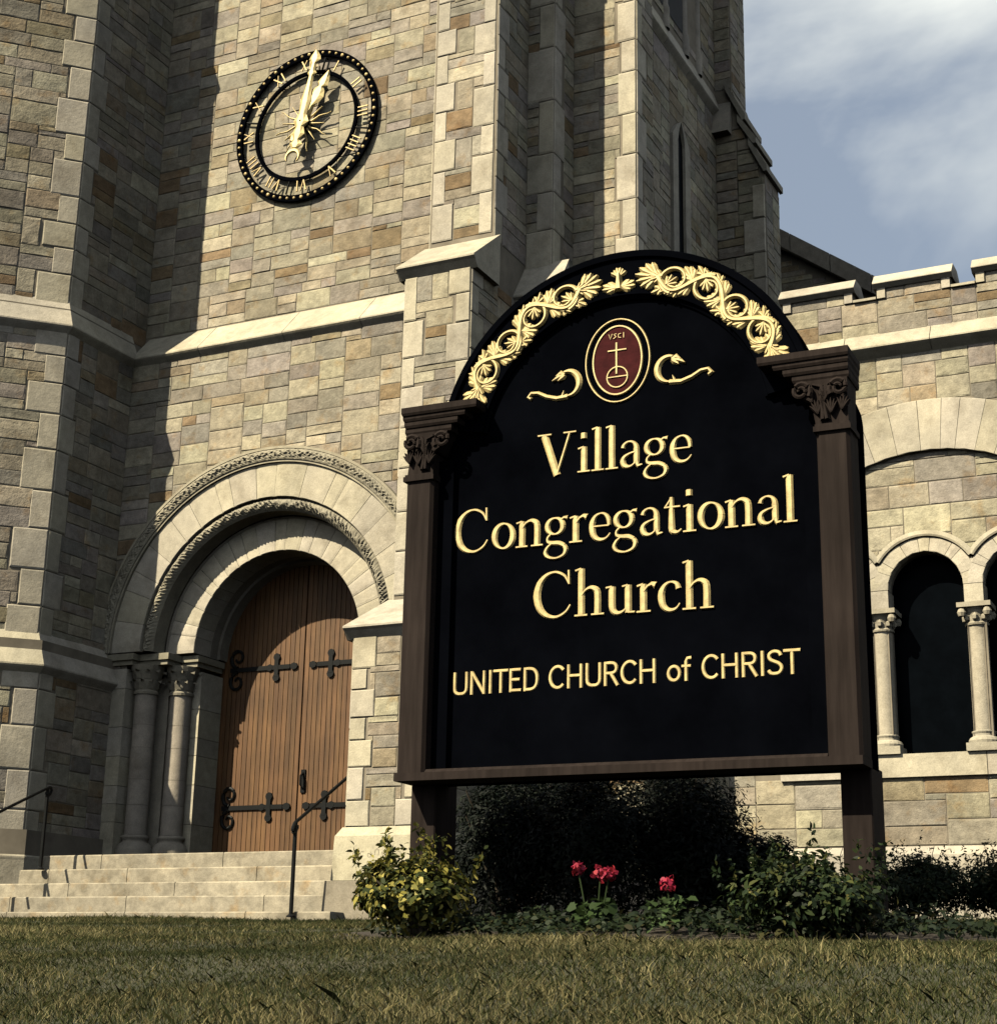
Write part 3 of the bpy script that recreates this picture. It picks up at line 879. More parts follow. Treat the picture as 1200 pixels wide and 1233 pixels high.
# core of the wing: columns of strips so that the window openings stay open
def wing_core():
    xs_ = [W0]
    edges = []
    for g0 in groups:
        for wx in WINX:
            edges.append(wx + g0)
    n = 260
    for k in range(n):
        xa = W0 + (W1 - W0) * k / n; xb = W0 + (W1 - W0) * (k + 1) / n; xm = (xa + xb) / 2
        hole = None
        for e in edges:
            if abs(xm - e) < WR + .01:
                hole = WS + math.sqrt(max(0.0, (WR + .01) ** 2 - (xm - e) ** 2))
        if hole:
            wc.poly([(xa, YW, hole), (xb, YW, hole), (xb, YW, 7.29), (xa, YW, 7.29)])
            wc.poly([(xa, YW, 0.2), (xb, YW, 0.2), (xb, YW, SILL - .02), (xa, YW, SILL - .02)])
        else:
            zz = 7.29
            wc.poly([(xa, YW, 0.2), (xb, YW, 0.2), (xb, YW, zz), (xa, YW, zz)])
wing_core()
def wing_block(u, z):
    if z < SILL: return z > 2.22
    for g0 in groups:
        for wx in WINX:
            if abs(u - wx - g0) < 0.56 and z < WS: return True
            if math.hypot(u - wx - g0, z - WS) < 0.60: return True
        d = math.hypot(u - SEG_CX - g0, z - SEG_CZ)
        if SEG_R < d < SEG_R + 0.62 and z > 4.9 and abs(u - SEG_CX - g0) < 1.75: return True
    return False
pack(wing, F_w, -5.6, 2.4, 1.50, 7.08, wing_block, cw=0.075, ch=0.068, big=1.3)
pack(wing, F_w, W0 + .0, -5.6, 1.50, 7.08, None, cw=0.075, ch=0.068, big=1.1)
# base course and sill course
for x in np.arange(W0, 3.0, 0.98):
    mb = MB(); mb.hexa([(x + .004, YW - .12, 0.3), (x + .976, YW - .12, 0.3), (x + .976, YW, 0.3), (x + .004, YW, 0.3), (x + .004, YW - .12, 1.40), (x + .976, YW - .12, 1.40), (x + .976, YW, 1.495), (x + .004, YW, 1.495)])
    part('base_course_block', mb, M['dressed'], wing, color=quoin_color())
for g0 in groups:
    for k, (xa, xb) in enumerate(((-5.3, -4.2), (-4.2, -3.05), (-3.05, -1.85))):
        mb = MB(); mb.box(xa + g0 + .004, xb + g0 - .004, YW - .05, YW + .5, 2.226, SILL)
        part('sill_block', mb, M['dressed'], wing, color=quoin_color())
    # windows
    for wi, wx in enumerate(WINX):
        x = wx + g0
        mb = MB()
        pts = [(x - WR - .02, SILL)] + [(x + (WR + .02) * math.cos(a), WS + (WR + .02) * math.sin(a)) for a in np.linspace(PI, 0, 17)] + [(x + WR + .02, SILL)]
        for (xa, za), (xb, zb) in zip(pts, pts[1:]):
            mb.poly([(xa, YW - .01, za), (xb, YW - .01, zb), (xb, YW + .26, zb), (xa, YW + .26, za)])
        wo = part('window', mb, M['dressed'], wing, color=(0.36, 0.33, 0.28))
        gb = MB(); gb.poly([(px_, YW + .25, pz_) for px_, pz_ in pts])
        go = gb.build('pane', M['glass'], wo); go.data.transform(Matrix.Translation(-Vector(wing.location)))
        voussoirs(wing, 'window_voussoir', WR, 0.57, YW - .035, YW + .1, 9, cx=x, cz=WS, seed=wi + 7, seg=2)
        # hood mould, a thin arc proud of the wall
        hm = MB()
        rows = [[(x + r * math.cos(a), y, WS + r * math.sin(a)) for r, y in ((0.58, YW + .02), (0.58, YW - .055), (0.60, YW - .062), (0.65, YW - .04), (0.655, YW + .02))] for a in np.linspace(PI * 0.18, PI * 0.82, 25)]
        hm.grid(rows); hm.poly(rows[0]); hm.poly(rows[-1])
        part('hood_mould', hm, M['dressed'], wing, color=(0.52, 0.48, 0.38))
        # stilt blocks over the capitals
    for xm in (WINX[0] - .515, WINX[0] + .515, WINX[1] + .515, WINX[2] + .515):
        x = xm + g0
        sb = MB(); sb.box(x - .102, x + .102, YW - .032, YW + .24, 4.085, WS - .004)
        part('impost_block', sb, M['dressed'], wing, color=quoin_color())
        # wedge that fills between two rings
        sb = MB(); sb.prism([(x - .10, WS), (x + .10, WS), (x + .09, WS + .17), (x, WS + 0.30), (x - .09, WS + .17)], YW - .028, YW + .1)
        part('spandrel_block', sb, M['dressed'], wing, color=quoin_color())
        sh = MB(); sh.lathe(x, YW + .08, [(0.106, 2.70), (0.106, 3.85)], 20)
        colo = part('column', sh, M['dressed'], wing, smooth=True, color=(0.56, 0.51, 0.41))
        offw = Matrix.Translation(-Vector(wing.location))
        bs = MB(); bs.box(x - .165, x + .165, YW - .085, YW + .245, SILL, 2.56); bs.lathe(x, YW + .08, [(0.16, 2.56), (0.165, 2.59), (0.15, 2.62), (0.118, 2.64), (0.118, 2.66), (0.128, 2.68), (0.128, 2.69), (0.106, 2.70)], 20)
        bo = bs.build('column_base', M['dressed'], colo, color=(0.54, 0.5, 0.4)); bo.data.transform(offw)
        cb = MB(); cb.lathe(x, YW + .08, [(0.125, 3.84), (0.13, 3.86), (0.11, 3.88), (0.115, 3.93), (0.14, 4.0), (0.16, 4.03)], 18)
        for sx in (-1, 1):
            for sy_ in (-1, 1):
                for lev, zz in ((0.15, 3.975),):
                    cxp, cyp = x + sx * 0.135, YW + .08 + sy_ * 0.135
                    cb.lathe(cxp, cyp, [(0.0, zz - .05), (0.035, zz - .04), (0.05, zz), (0.035, zz + .04), (0.0, zz + .05)], 8)
        for k in range(8):
            a = 2 * PI * k / 8
            cb.lathe(x + .125 * math.cos(a), YW + .08 + .125 * math.sin(a), [(0, 3.88), (0.03, 3.9), (0.035, 3.94), (0.0, 3.98)], 6)
        cb.box(x - .18, x + .18, YW - .1, YW + .26, 4.03, 4.082)
        co = cb.build('capital', M['dressed'], colo, color=(0.48, 0.44, 0.35)); co.data.transform(offw)
    # relieving arch
    voussoirs(wing, 'relieving_voussoir', SEG_R, SEG_R + 0.60, YW - .075, YW + .06, 17, cx=SEG_CX + g0, cz=SEG_CZ, a_lo=PI * 0.20, a_hi=PI * 0.80, seed=17, seg=2)
# cornice
course(wing, 'cornice_block', F_w, W0, 3.4, 7.17, 0.045, 0.13, 0.17, 0.0, step=1.12, seed=51, drip=0.10)
# parapet
pk = MB()
P0 = -5.115
for k in range(0, 8):
    xa = P0 + k * 1.133; xb = xa + 0.855
    F_p = Frame(0, YW + .0, 1, 0, 0, -1)
    pk.box(xa, xb, YW, YW + .38, 7.3, 7.94)
    pk.box(xb, xa + 1.133, YW + .001, YW + .379, 7.3, 7.80)
    pack(wing, F_p, xa, xa + 1.133, 7.36, 7.80, None, cw=0.07, ch=0.055, big=0.9, name='parapet_stone')
    # dressed ends of each merlon
    for a, b_ in ((xa, xa + .11), (xb - .11, xb)):
        put_stone(wing, 'parapet_stone', F_p, a, b_, 7.80, 7.94, 0.03, quoin_color(), 'q')
    pack(wing, F_p, xa + .11, xb - .11, 7.80, 7.94, None, cw=0.07, ch=0.07, big=0.9, name='parapet_stone')
    mb = MB()
    x0, x1, yf, yb_ = xa - 0.03, xb + 0.03, YW - .09, YW + .46
    prof = [(YW - .03, 7.93), (yf, 7.975), (yf, 7.985), (YW + .03, 8.12), (YW + .10, 8.125), (YW + .28, 8.125), (yb_, 7.985), (yb_, 7.94)]
    a_ = [(x0, y, z) for y, z in prof]; b2 = [(x1, y, z) for y, z in prof]
    for i in range(len(prof)):
        j = (i + 1) % len(prof); mb.poly([a_[i], a_[j], b2[j], b2[i]])
    mb.poly(a_); mb.poly(b2[::-1])
    part('merlon_cap', mb, M['dressed'], wing, color=quoin_color())
    mb = MB()
    prof = [(YW - .045, 7.80), (YW - .045, 7.83), (YW + .12, 7.90), (YW + .42, 7.90), (YW + .42, 7.80)]
    a_ = [(xb + .004, y, z) for y, z in prof]; b2 = [(xa + 1.129, y, z) for y, z in prof]
    for i in range(len(prof)):
        j = (i + 1) % len(prof); mb.poly([a_[i], a_[j], b2[j], b2[i]])
    mb.poly(a_); mb.poly(b2[::-1])
    part('crenel_sill', mb, M['dressed'], wing, color=quoin_color())
pk.box(W0, P0, YW, YW + .38, 7.3, 7.8)
part('parapet_core', pk, M['mortar'], wing)
wc.poly([(W1, YW, 0.2), (W1, 24, 0.2), (W1, 24, 7.4), (W1, YW, 7.4)])
part('wall_core', wc, M['mortar'], wing)
mb = MB(); mb.poly([(W0, YW + .3, 7.35), (W1, YW + .3, 7.35), (W1, 24, 7.35), (W0, 24, 7.35)])
part('roof', mb, M['roof'], wing)

# nave gable behind
gb = MB()
G = [(-7.5, 12.6), (-4.2, 10.15)]
gb.poly([(-7.5, 24.5, 0.4), (1.5, 24.5, 0.4), (1.5, 24.5, 9.0), (-4.2, 24.5, 10.0), (-7.5, 24.5, 12.4)])
part('wall_core', gb, M['mortar'], gable)
F_g = Frame(0, 24.5, 1, 0, 0, -1)
pack(gable, F_g, -7.3, -3.2, 8.6, 12.1, lambda u, z: z > 12.1 - (u + 7.5) * 0.742, cw=0.11, ch=0.1, big=1.0)
n = 5
for k in range(n):
    t0, t1 = k / n + .002, (k + 1) / n - .002
    xa, za = G[0][0] + (G[1][0] - G[0][0]) * t0, G[0][1] + (G[1][1] - G[0][1]) * t0
    xb, zb = G[0][0] + (G[1][0] - G[0][0]) * t1, G[0][1] + (G[1][1] - G[0][1]) * t1
    mb = MB(); mb.hexa([(xa, 24.32, za - .32), (xb, 24.32, zb - .32), (xb, 25.0, zb - .32), (xa, 25.0, za - .32), (xa, 24.32, za), (xb, 24.32, zb), (xb, 25.0, zb), (xa, 25.0, za)])
    part('coping_block', mb, M['dressed'], gable, color=(0.33, 0.3, 0.25))

# ---------------------------------------------------------------- turn the collected stones into objects
def emit_stones():
    for (own_name, pname), lst in STONES.items():
        own = bpy.data.objects[own_name]
        inv = Matrix.Translation(-Vector(own.location))
        scored = []
        for mtx, colr, kind, var in lst:
            c_ = mtx.translation
            nrm = Vector((mtx[0][1], mtx[1][1], mtx[2][1])).normalized()
            q = project(c_)
            area = 0.0
            if q and -20 < q[0] < 1220 and -20 < q[1] < 1233:
                w = Vector((mtx[0][0], mtx[1][0], 0)).length; h = mtx[2][2]
                facing = -nrm.dot(Vector(c_).normalized())
                if facing > 0:
                    area = w * h * facing * (FPX / q[2]) ** 2
                    if 500 < q[0] < 1030 and 440 < q[1] < 930: area *= 0.01
                    if 560 < q[0] < 930 and 340 < q[1] < 450: area *= 0.01
            scored.append((area, mtx, colr, kind, var))
        scored.sort(key=lambda s: -s[0])
        for area, mtx, colr, kind, var in scored[:300]:
            o_ = bpy.data.objects.new(pname, (ME_R if kind == 'r' else ME_Q)[var])
            COL.objects.link(o_)
            o_.parent = own
            o_.matrix_basis = inv @ mtx
            o_.color = (*colr, 1)
        rest = scored[300:]
        for kk in ('r', 'q'):
            rr = [s for s in rest if s[3] == kk]
            if not rr: continue
            mb = MB()
            U = UNIT_R if kk == 'r' else UNIT_Q
            for area, mtx, colr, kind, var in rr:
                i0 = len(mb.v); u = U[var]
                A_ = np.array(mtx); V = np.c_[np.array(u.v), np.ones(len(u.v))] @ A_.T
                mb.v.extend(map(tuple, V[:, :3])); mb.f.extend([tuple(i0 + i for i in f) for f in u.f]); mb.c.extend([colr] * len(u.f))
            part('remaining_stonework' if kk == 'r' else 'remaining_quoins', mb, M['rubble'] if kk == 'r' else M['dressed'], own, kind='stuff')
emit_stones()
# ---------------------------------------------------------------- entrance steps
ZD_L = 1.325
steps = thing('entrance_steps', 'pale stone steps leading up to the arched church doorway', 'steps', (-11.1, 14.3, 0.56))
STEP = [(14.90, 1.325), (14.60, 1.145), (14.30, 0.973), (14.00, 0.812), (13.70, 0.64)]
for i, (y, zt) in enumerate(STEP):
    zb = STEP[i + 1][1] if i < 4 else 0.35
    yb_ = STEP[i - 1][0] + 0.02 if i else 16.9
    r = random.Random(200 + i)
    x = -13.5 - (0.5 if i else 0)
    while x < -8.60:
        w = r.uniform(1.1, 1.9)
        if -8.55 - (x + w) < 0.7: w = -8.55 - x
        mb = MB(); e = 0.012
        a, b_ = x + .004, x + w - .004
        mb.hexa([(a, y, zb - .04), (b_, y, zb - .04), (b_, yb_, zb - .04), (a, yb_, zb - .04), (a, y, zt - e), (b_, y, zt - e), (b_, yb_, zt - e), (a, yb_, zt - e)])
        mb.hexa([(a, y, zt - e), (b_, y, zt - e), (b_, yb_, zt - e), (a, yb_, zt - e), (a + .004, y + e, zt), (b_ - .004, y + e, zt), (b_ - .004, yb_, zt), (a + .004, yb_, zt)])
        k = r.uniform(0.86, 1.08)
        part('step_block', mb, M['steps'], steps, color=(0.45 * k, 0.405 * k, 0.315 * k))
        x += w

# ---------------------------------------------------------------- handrails
def handrail(label, loc, post_h, path, second):
    h = thing('handrail', label, 'handrail', loc)
    mb = MB(); mb.tube([loc, (loc[0], loc[1], loc[2] + post_h)], 0.021, 8); mb.lathe(loc[0], loc[1], [(0.045, loc[2]), (0.045, loc[2] + .012), (0.022, loc[2] + .03)], 10)
    part('post', mb, M['iron'], h)
    mb = MB(); mb.tube(second, 0.021, 8)
    part('post', mb, M['iron'], h)
    mb = MB(); mb.tube(path, 0.018, 8)
    a = Vector(path[0]); d = (a - Vector(path[1])).normalized()
    sc_ = []
    for q_ in np.linspace(0, 1, 16):
        an = q_ * 1.6 * PI; rr = 0.055 * (1 - 0.5 * q_)
        sc_.append(a + d * (rr * math.sin(an) * 1.2) + Vector((0, 0, -0.055 + rr * math.cos(an))))
    mb.tube(sc_, 0.018, 7)
    part('rail', mb, M['iron'], h)
    return h
handrail('thin black iron handrail with scrolled end in front of the door', (-8.97, 13.66, 0.585), 0.90,
         [(-8.97, 13.66, 1.49), (-8.97, 14.9, 2.22), (-8.97, 15.5, 2.22)], [(-8.97, 15.1, 1.32), (-8.97, 15.1, 2.2)])
handrail('black iron handrail beside the stair turret, cut by the photo edge', (-12.93, 14.55, 1.14), 0.92,
         [(-12.93, 14.56, 2.06), (-12.93, 13.75, 1.68), (-12.93, 13.3, 1.47)], [(-12.93, 13.72, 0.6), (-12.93, 13.72, 1.66)])

# ---------------------------------------------------------------- stroke tools (lettering, hands, carving)
def stroke(mb, pts, ws, h, y0=0.0, flat=0.55, tf=None, cap=True):
    """ridge along a 2-D polyline (x,z); widths ws; rises to y0-h; tf maps (x,z)->(x,z)"""
    n = len(pts)
    if not isinstance(ws, (list, tuple)): ws = [ws] * n
    P2 = [Vector(p) for p in pts]
    rows = []
    for i in range(n):
        d = P2[min(i + 1, n - 1)] - P2[max(i - 1, 0)]
        if d.length < 1e-9: d = Vector((1, 0))
        d.normalize(); nn = Vector((-d.y, d.x)); w = ws[i] / 2
        ends = (i in (0, n - 1)) and cap
        e = d * (0.18 * ws[i]) * (1 if i == 0 else -1) if ends else Vector((0, 0))
        q = [(P2[i] + nn * w, 0.0), (P2[i] + nn * w * flat + e, h), (P2[i] - nn * w * flat + e, h), (P2[i] - nn * w, 0.0)]
        rows.append([((tf(v.x, v.y)[0] if tf else v.x), y0 - hh, (tf(v.x, v.y)[1] if tf else v.y)) for v, hh in q])
    mb.grid(rows)
    mb.poly(rows[0]); mb.poly(rows[-1][::-1])

def earc(cx, cz, rx, rz, a0, a1, thin, thick, n=14, tilt=0.0):
    pts, ws = [], []
    for k in range(n + 1):
        a = math.radians(a0 + (a1 - a0) * k / n)
        pts.append((cx + rx * math.cos(a), cz + rz * math.sin(a)))
        ws.append(thin + (thick - thin) * abs(math.cos(a + math.radians(tilt))) ** 1.3)
    return pts, ws
SER = 0.055
def ser(x0, x1, z): return ([(x0, z), (x1, z)], SER)
def stem(x, z0, z1, w=0.145): return ([(x, z0), (x, z1)], w)
SERIF = {
 'V': (0.92, [([(0.12, .97), (0.44, 0.0)], 0.165), ([(0.44, 0.02), (0.74, .97)], 0.062), ser(-0.03, 0.30, .972), ser(0.60, 0.90, .972)]),
 'i': (0.33, [stem(.16, 0.02, .60), ([(0.03, .565), (0.16, .60)], .06), ser(.02, .31, .026), ([(.155, .80), (.155, .93)], .14)]),
 'l': (0.33, [stem(.16, 0.02, 1.02), ([(0.03, .985), (0.16, 1.02)], .06), ser(.02, .31, .026)]),
 'a': (0.56, [([(.40, .44), (.40, .12), (.44, .03), (.54, .05)], [.13, .13, .09, .04]), ([(.09, .47), (.12, .55), (.22, .605), (.33, .58), (.39, .50), (.40, .42)], [.11, .08, .055, .07, .11, .13]),
               ([(.39, .36), (.25, .33), (.12, .26), (.085, .16), (.13, .06), (.23, .03), (.33, .07), (.40, .15)], [.05, .055, .09, .13, .12, .075, .05, .04])]),
 'g': (0.60, [earc(.26, .42, .185, .18, 0, 360, .05, .125, 20), ([(.40, .55), (.47, .60), (.56, .59)], [.05, .06, .10]), ([(.17, .25), (.09, .17), (.10, .08), (.20, .045), (.36, .03), (.48, -.03)], [.05, .06, .08, .10, .11, .10]),
               ([(.48, -.03), (.52, -.12), (.46, -.24), (.28, -.30), (.10, -.26), (.035, -.16), (.08, -.05), (.18, .03)], [.10, .11, .08, .055, .075, .10, .07, .045])]),
 'e': (0.55, [([(.09, .325), (.47, .325)], .05), ([(.47, .33), (.45, .48), (.37, .58), (.27, .605), (.15, .55), (.085, .42), (.075, .28), (.11, .13), (.20, .04), (.31, .02), (.42, .06), (.50, .15)], [.09, .10, .07, .05, .085, .135, .145, .13, .10, .08, .055, .035])]),
 'C': (0.95, [([(.82, .72), (.74, .87), (.60, .96), (.46, .98), (.30, .92), (.16, .76), (.10, .50), (.16, .24), (.30, .08), (.46, .02), (.60, .03), (.76, .12), (.86, .26)], [.045, .06, .065, .06, .09, .14, .165, .15, .11, .075, .065, .06, .04]), ([(.83, .70), (.82, 1.0)], .06)]),
 'o': (0.60, [earc(.30, .31, .225, .28, 0, 360, .05, .145, 22, 12)]),
 'n': (0.68, [stem(.15, .02, .60), ([(.02, .565), (.15, .60)], .06), ser(.01, .29, .026), ([(.16, .44), (.24, .55), (.35, .60), (.45, .57), (.51, .47), (.51, .02)], [.04, .055, .085, .12, .14, .145]), ser(.38, .66, .026)]),
 'r': (0.46, [stem(.15, .02, .60), ([(.02, .565), (.15, .60)], .06), ser(.01, .31, .026), ([(.16, .44), (.24, .55), (.33, .595), (.41, .56)], [.04, .06, .09, .14])]),
 't': (0.42, [([(.18, .80), (.18, .14), (.22, .05), (.31, .03), (.40, .09)], [.09, .145, .12, .075, .04]), ([(.02, .585), (.38, .585)], .055), ([(.05, .60), (.18, .78)], .05)]),
 'u': (0.68, [([(.15, .59), (.15, .18), (.20, .06), (.30, .025), (.42, .08), (.50, .18)], [.145, .145, .12, .08, .055, .04]), ([(.02, .575), (.15, .59)], .055), stem(.50, .02, .60), ([(.38, .575), (.50, .60)], .055), ([(.50, .026), (.65, .026)], SER)]),
 'c': (0.52, [([(.44, .46), (.40, .56), (.28, .605), (.16, .55), (.085, .42), (.075, .28), (.11, .13), (.20, .04), (.30, .02), (.40, .06), (.47, .15)], [.12, .09, .05, .085, .135, .145, .13, .10, .08, .055, .035])]),
 'h': (0.68, [stem(.15, .02, 1.02), ([(.02, .985), (.15, 1.02)], .06), ser(.01, .29, .026), ([(.16, .44), (.24, .55), (.35, .60), (.45, .57), (.51, .47), (.51, .02)], [.04, .055, .085, .12, .14, .145]), ser(.38, .66, .026)]),
}
SW = 0.125
def sarc(cx, cz, rx, rz, a0, a1, n=12): return ([(cx + rx * math.cos(math.radians(a0 + (a1 - a0) * k / n)), cz + rz * math.sin(math.radians(a0 + (a1 - a0) * k / n))) for k in range(n + 1)], SW)
SANS = {
 'U': (0.66, [([(.10, 1.0), (.10, .30), (.15, .13), (.24, .065), (.33, .06), (.42, .065), (.51, .13), (.56, .30), (.56, 1.0)], SW)]),
 'N': (0.70, [([(.10, 0), (.10, 1.0)], SW), ([(.10, .97), (.58, .03)], SW), ([(.58, 0), (.58, 1.0)], SW)]),
 'I': (0.24, [([(.12, 0), (.12, 1.0)], SW)]),
 'T': (0.56, [([(.28, 0), (.28, .95)], SW), ([(0, .938), (.56, .938)], SW)]),
 'E': (0.54, [([(.10, 0), (.10, 1.0)], SW), ([(.10, .938), (.48, .938)], SW), ([(.10, .52), (.44, .52)], SW), ([(.10, .062), (.50, .062)], SW)]),
 'D': (0.66, [([(.10, 0), (.10, 1.0)], SW), ([(.10, .938), (.30, .938), (.44, .88), (.53, .73), (.555, .5), (.53, .27), (.44, .12), (.30, .062), (.10, .062)], SW)]),
 'C': (0.66, [sarc(.36, .5, .28, .445, 42, 318, 16)]),
 'H': (0.68, [([(.10, 0), (.10, 1.0)], SW), ([(.56, 0), (.56, 1.0)], SW), ([(.10, .52), (.56, .52)], SW)]),
 'R': (0.62, [([(.10, 0), (.10, 1.0)], SW), ([(.10, .938), (.34, .938), (.46, .87), (.50, .73), (.46, .59), (.34, .52), (.10, .52)], SW), ([(.30, .50), (.54, 0)], SW)]),
 'S': (0.58, [([(.49, .78), (.44, .89), (.32, .945), (.20, .925), (.11, .83), (.11, .70), (.18, .60), (.30, .53), (.42, .46), (.50, .35), (.50, .21), (.42, .09), (.29, .055), (.16, .08), (.07, .20)], SW)]),
 'o': (0.52, [sarc(.27, .33, .195, .285, 0, 360, 18)]),
 'f': (0.38, [([(.17, 0), (.17, .80), (.22, .92), (.36, .935)], SW), ([(.02, .60), (.34, .60)], SW * .9)]),
 ' ': (0.30, []),
}

# ---------------------------------------------------------------- the clock
CKX, CKZ, CKY = -11.075, 10.93, 16.185
RY = 16.205
clock = thing('wall_clock', 'open black ring clock with gold Roman numerals and hands on the tower wall', 'clock', (CKX, CKY, CKZ - 1.11))
def ann(mb, ra, rb_, y0, y1, n=72):
    rows = [[(CKX + r * math.sin(a), y, CKZ + r * math.cos(a)) for r, y in ((ra, y1), (ra, y0), (rb_, y0), (rb_, y1))] for a in np.linspace(0, 2 * PI, n, endpoint=False)]
    mb.grid(rows, close_u=True, close_v=True)
mb = MB(); ann(mb, 1.012, 1.10, RY, RY + .035); part('outer_ring', mb, M['black'], clock)
mb = MB(); ann(mb, 0.755, 0.803, RY, RY + .035); part('inner_ring', mb, M['black'], clock)
for k in range(60):
    a = 2 * PI * k / 60
    mb = MB(); x, z = CKX + 1.056 * math.sin(a), CKZ + 1.056 * math.cos(a); rr = 0.021 if k % 5 else 0.027
    rows = [[(x + rr * c_ * math.cos(t_), RY - .002 - .016 * s_, z + rr * c_ * math.sin(t_)) for t_ in np.linspace(0, 2 * PI, 8, endpoint=False)] for c_, s_ in ((1, 0), (.7, .7), (.05, 1))]
    mb.grid(rows, close_u=True)
    part('minute_stud', mb, M['numeral'], clock)
# radial iron brackets behind the rings
mb = MB()
for k in (0, 3, 6, 9):
    a = 2 * PI * (k + .5) / 12
    d = Vector((math.sin(a), 0, math.cos(a)))
    p0 = Vector((CKX, RY + .02, CKZ)) + d * .80; p1 = Vector((CKX, RY + .02, CKZ)) + d * .99
    mb = MB()
    if k % 3 == 0: mb.tube([p0, p1, p1 + Vector((0, .05, 0))], 0.013, 6)
    else: mb.tube([p0, p1], 0.012, 6)
    part('ring_bracket', mb, M['iron'], clock)
NUM = ['XII', 'I', 'II', 'III', 'IIII', 'V', 'VI', 'VII', 'VIII', 'IX', 'X', 'XI']
GW = {'I': .06, 'V': .13, 'X': .13}
for k, s in enumerate(NUM):
    a = 2 * PI * k / 12
    ca, sa = math.cos(a), math.sin(a)
    tf = lambda x, z: (CKX + x * ca + (z + .892) * sa, CKZ - x * sa + (z + .892) * ca)
    mb = MB()
    tot = sum(GW[c] for c in s); x = -tot / 2; hh = 0.078
    hj = 0
    for ch in s:
        w = GW[ch]; xm = x + w / 2; hj += 0.0007
        bars = {'I': [(0, 0, .020)], 'V': [(-.042, 0, .023), (.042, 0, .012)], 'X': [(-.042, .042, .023), (.042, -.042, .012)]}[ch]
        for b0_, b1_, bw in bars:
            stroke(mb, [(xm + b0_, hh), (xm + b1_, -hh)], bw, 0.014 + hj, RY, .7, tf); hj += .0005
        x += w
    part('numeral', mb, M['numeral'], clock)
mb = MB()
for k in range(16):
    a = 2 * PI * (k + .5) / 16; L_ = 0.44 if k % 2 else 0.34
    ca, sa = math.cos(a), math.sin(a)
    tf = lambda x, z: (CKX + x * ca + z * sa, CKZ - x * sa + z * ca)
    pts = [(0.012 * math.sin(q_ * 9) * (k % 2), .06 + (L_ - .06) * q_) for q_ in np.linspace(0, 1, 7)]
    stroke(mb, pts, [0.036 * (1 - .85 * q_) for q_ in np.linspace(0, 1, 7)], 0.02, CKY - .01, .3, tf)
part('sunburst', mb, M['clockgold'], clock)
mb = MB()
rows = [[(CKX + r * math.cos(t_), y, CKZ + r * math.sin(t_)) for t_ in np.linspace(0, 2 * PI, 20, endpoint=False)] for r, y in ((.07, CKY + .15), (.07, CKY - .03), (.10, CKY - .035), (.10, CKY - .05), (.045, CKY - .06), (.045, CKY - .10), (0.001, CKY - .11))]
mb.grid(rows, close_u=True); part('hub', mb, M['black'], clock)
def hand(name, deg, prof, y, crescent=None):
    a = math.radians(deg); ca, sa = math.cos(a), math.sin(a)
    tf = lambda x, z: (CKX + x * ca + z * sa, CKZ - x * sa + z * ca)
    mb = MB()
    stroke(mb, [(0, z) for z, w in prof], [w * 1.55 for z, w in prof], 0.022, y, .45, tf)
    if crescent:
        zc, R = crescent
        pts, ws = [], []
        for q_ in np.linspace(-1, 1, 19):
            an = -PI / 2 + q_ * 2.2
            pts.append((R * math.cos(an + PI), zc + R * math.sin(an + PI) * 1.0)); ws.append(0.012 + 0.055 * (1 - abs(q_) ** 1.6))
        stroke(mb, pts, ws, 0.022, y - .001, .45, tf)
    part(name, mb, M['clockgold'], clock)
hand('hour_hand', 30.0, [(-.30, .05), (-.2, .10), (-.1, .05), (0, .13), (.10, .055), (.25, .05), (.33, .12), (.42, .155), (.5, .11), (.54, .05), (.58, .12), (.66, .09), (.78, .006)], CKY - .055)
hand('minute_hand', 10.8, [(-.40, .06), (-.33, .14), (-.27, .06), (-.18, .13), (-.08, .08), (0, .16), (.10, .08), (.3, .105), (.5, .065), (.66, .05), (.70, .10), (.74, .055), (.84, .05), (.9, .12), (.95, .10), (1.035, .006)], CKY - .085, (-.52, .10))

# ---------------------------------------------------------------- the sign
SY = math.radians(1.28452)
tx, ty = math.cos(SY), math.sin(SY)
SD, SC = 7.0, -2.69
s_org = (tx * SC - ty * SD, ty * SC + tx * SD, 0.0)
sign = thing('church_sign', 'tall black arched church sign with gold lettering and carved gold scrollwork on brown posts', 'sign', (s_org[0], s_org[1], 0.0), SY)
def spart(name, mb, mat, parent=None, **k):
    return mb.build(name, mat, parent or sign, **k)
HW, RA, CA = 0.985, 0.985, 2.565
def arch_pts(r, z0, n=40, c=CA): return [(-r, z0)] + [(r * math.cos(a), c + r * math.sin(a)) for a in np.linspace(PI, 0, n)] + [(r, z0)]
YP = 0.10
mb = MB(); mb.prism(arch_pts(0.93, 0.97), YP, YP + .08); spart('panel', mb, M['black'])
# arch border with small moulded edge
mb = MB()
rows = [[(r * math.cos(a), y, CA + r * math.sin(a)) for r, y in ((.735, YP + .02), (.735, YP - .012), (.75, YP - .02), (.755, YP - .035), (.945, YP - .035), (.95, YP - .05), (.98, YP - .052), (.985, YP - .045), (.985, .26), (.735, .26))] for a in np.linspace(0.17, PI - 0.17, 61)]
mb.grid(rows, close_u=True); mb.poly(rows[0]); mb.poly(rows[-1])
spart('arch_border', mb, M['black'])
for s in (-1, 1):
    mb = MB(); mb.box(*sorted((s * .90, s * 1.0)), YP - .03, .26, .96, CA); spart('side_stile', mb, M['black'])
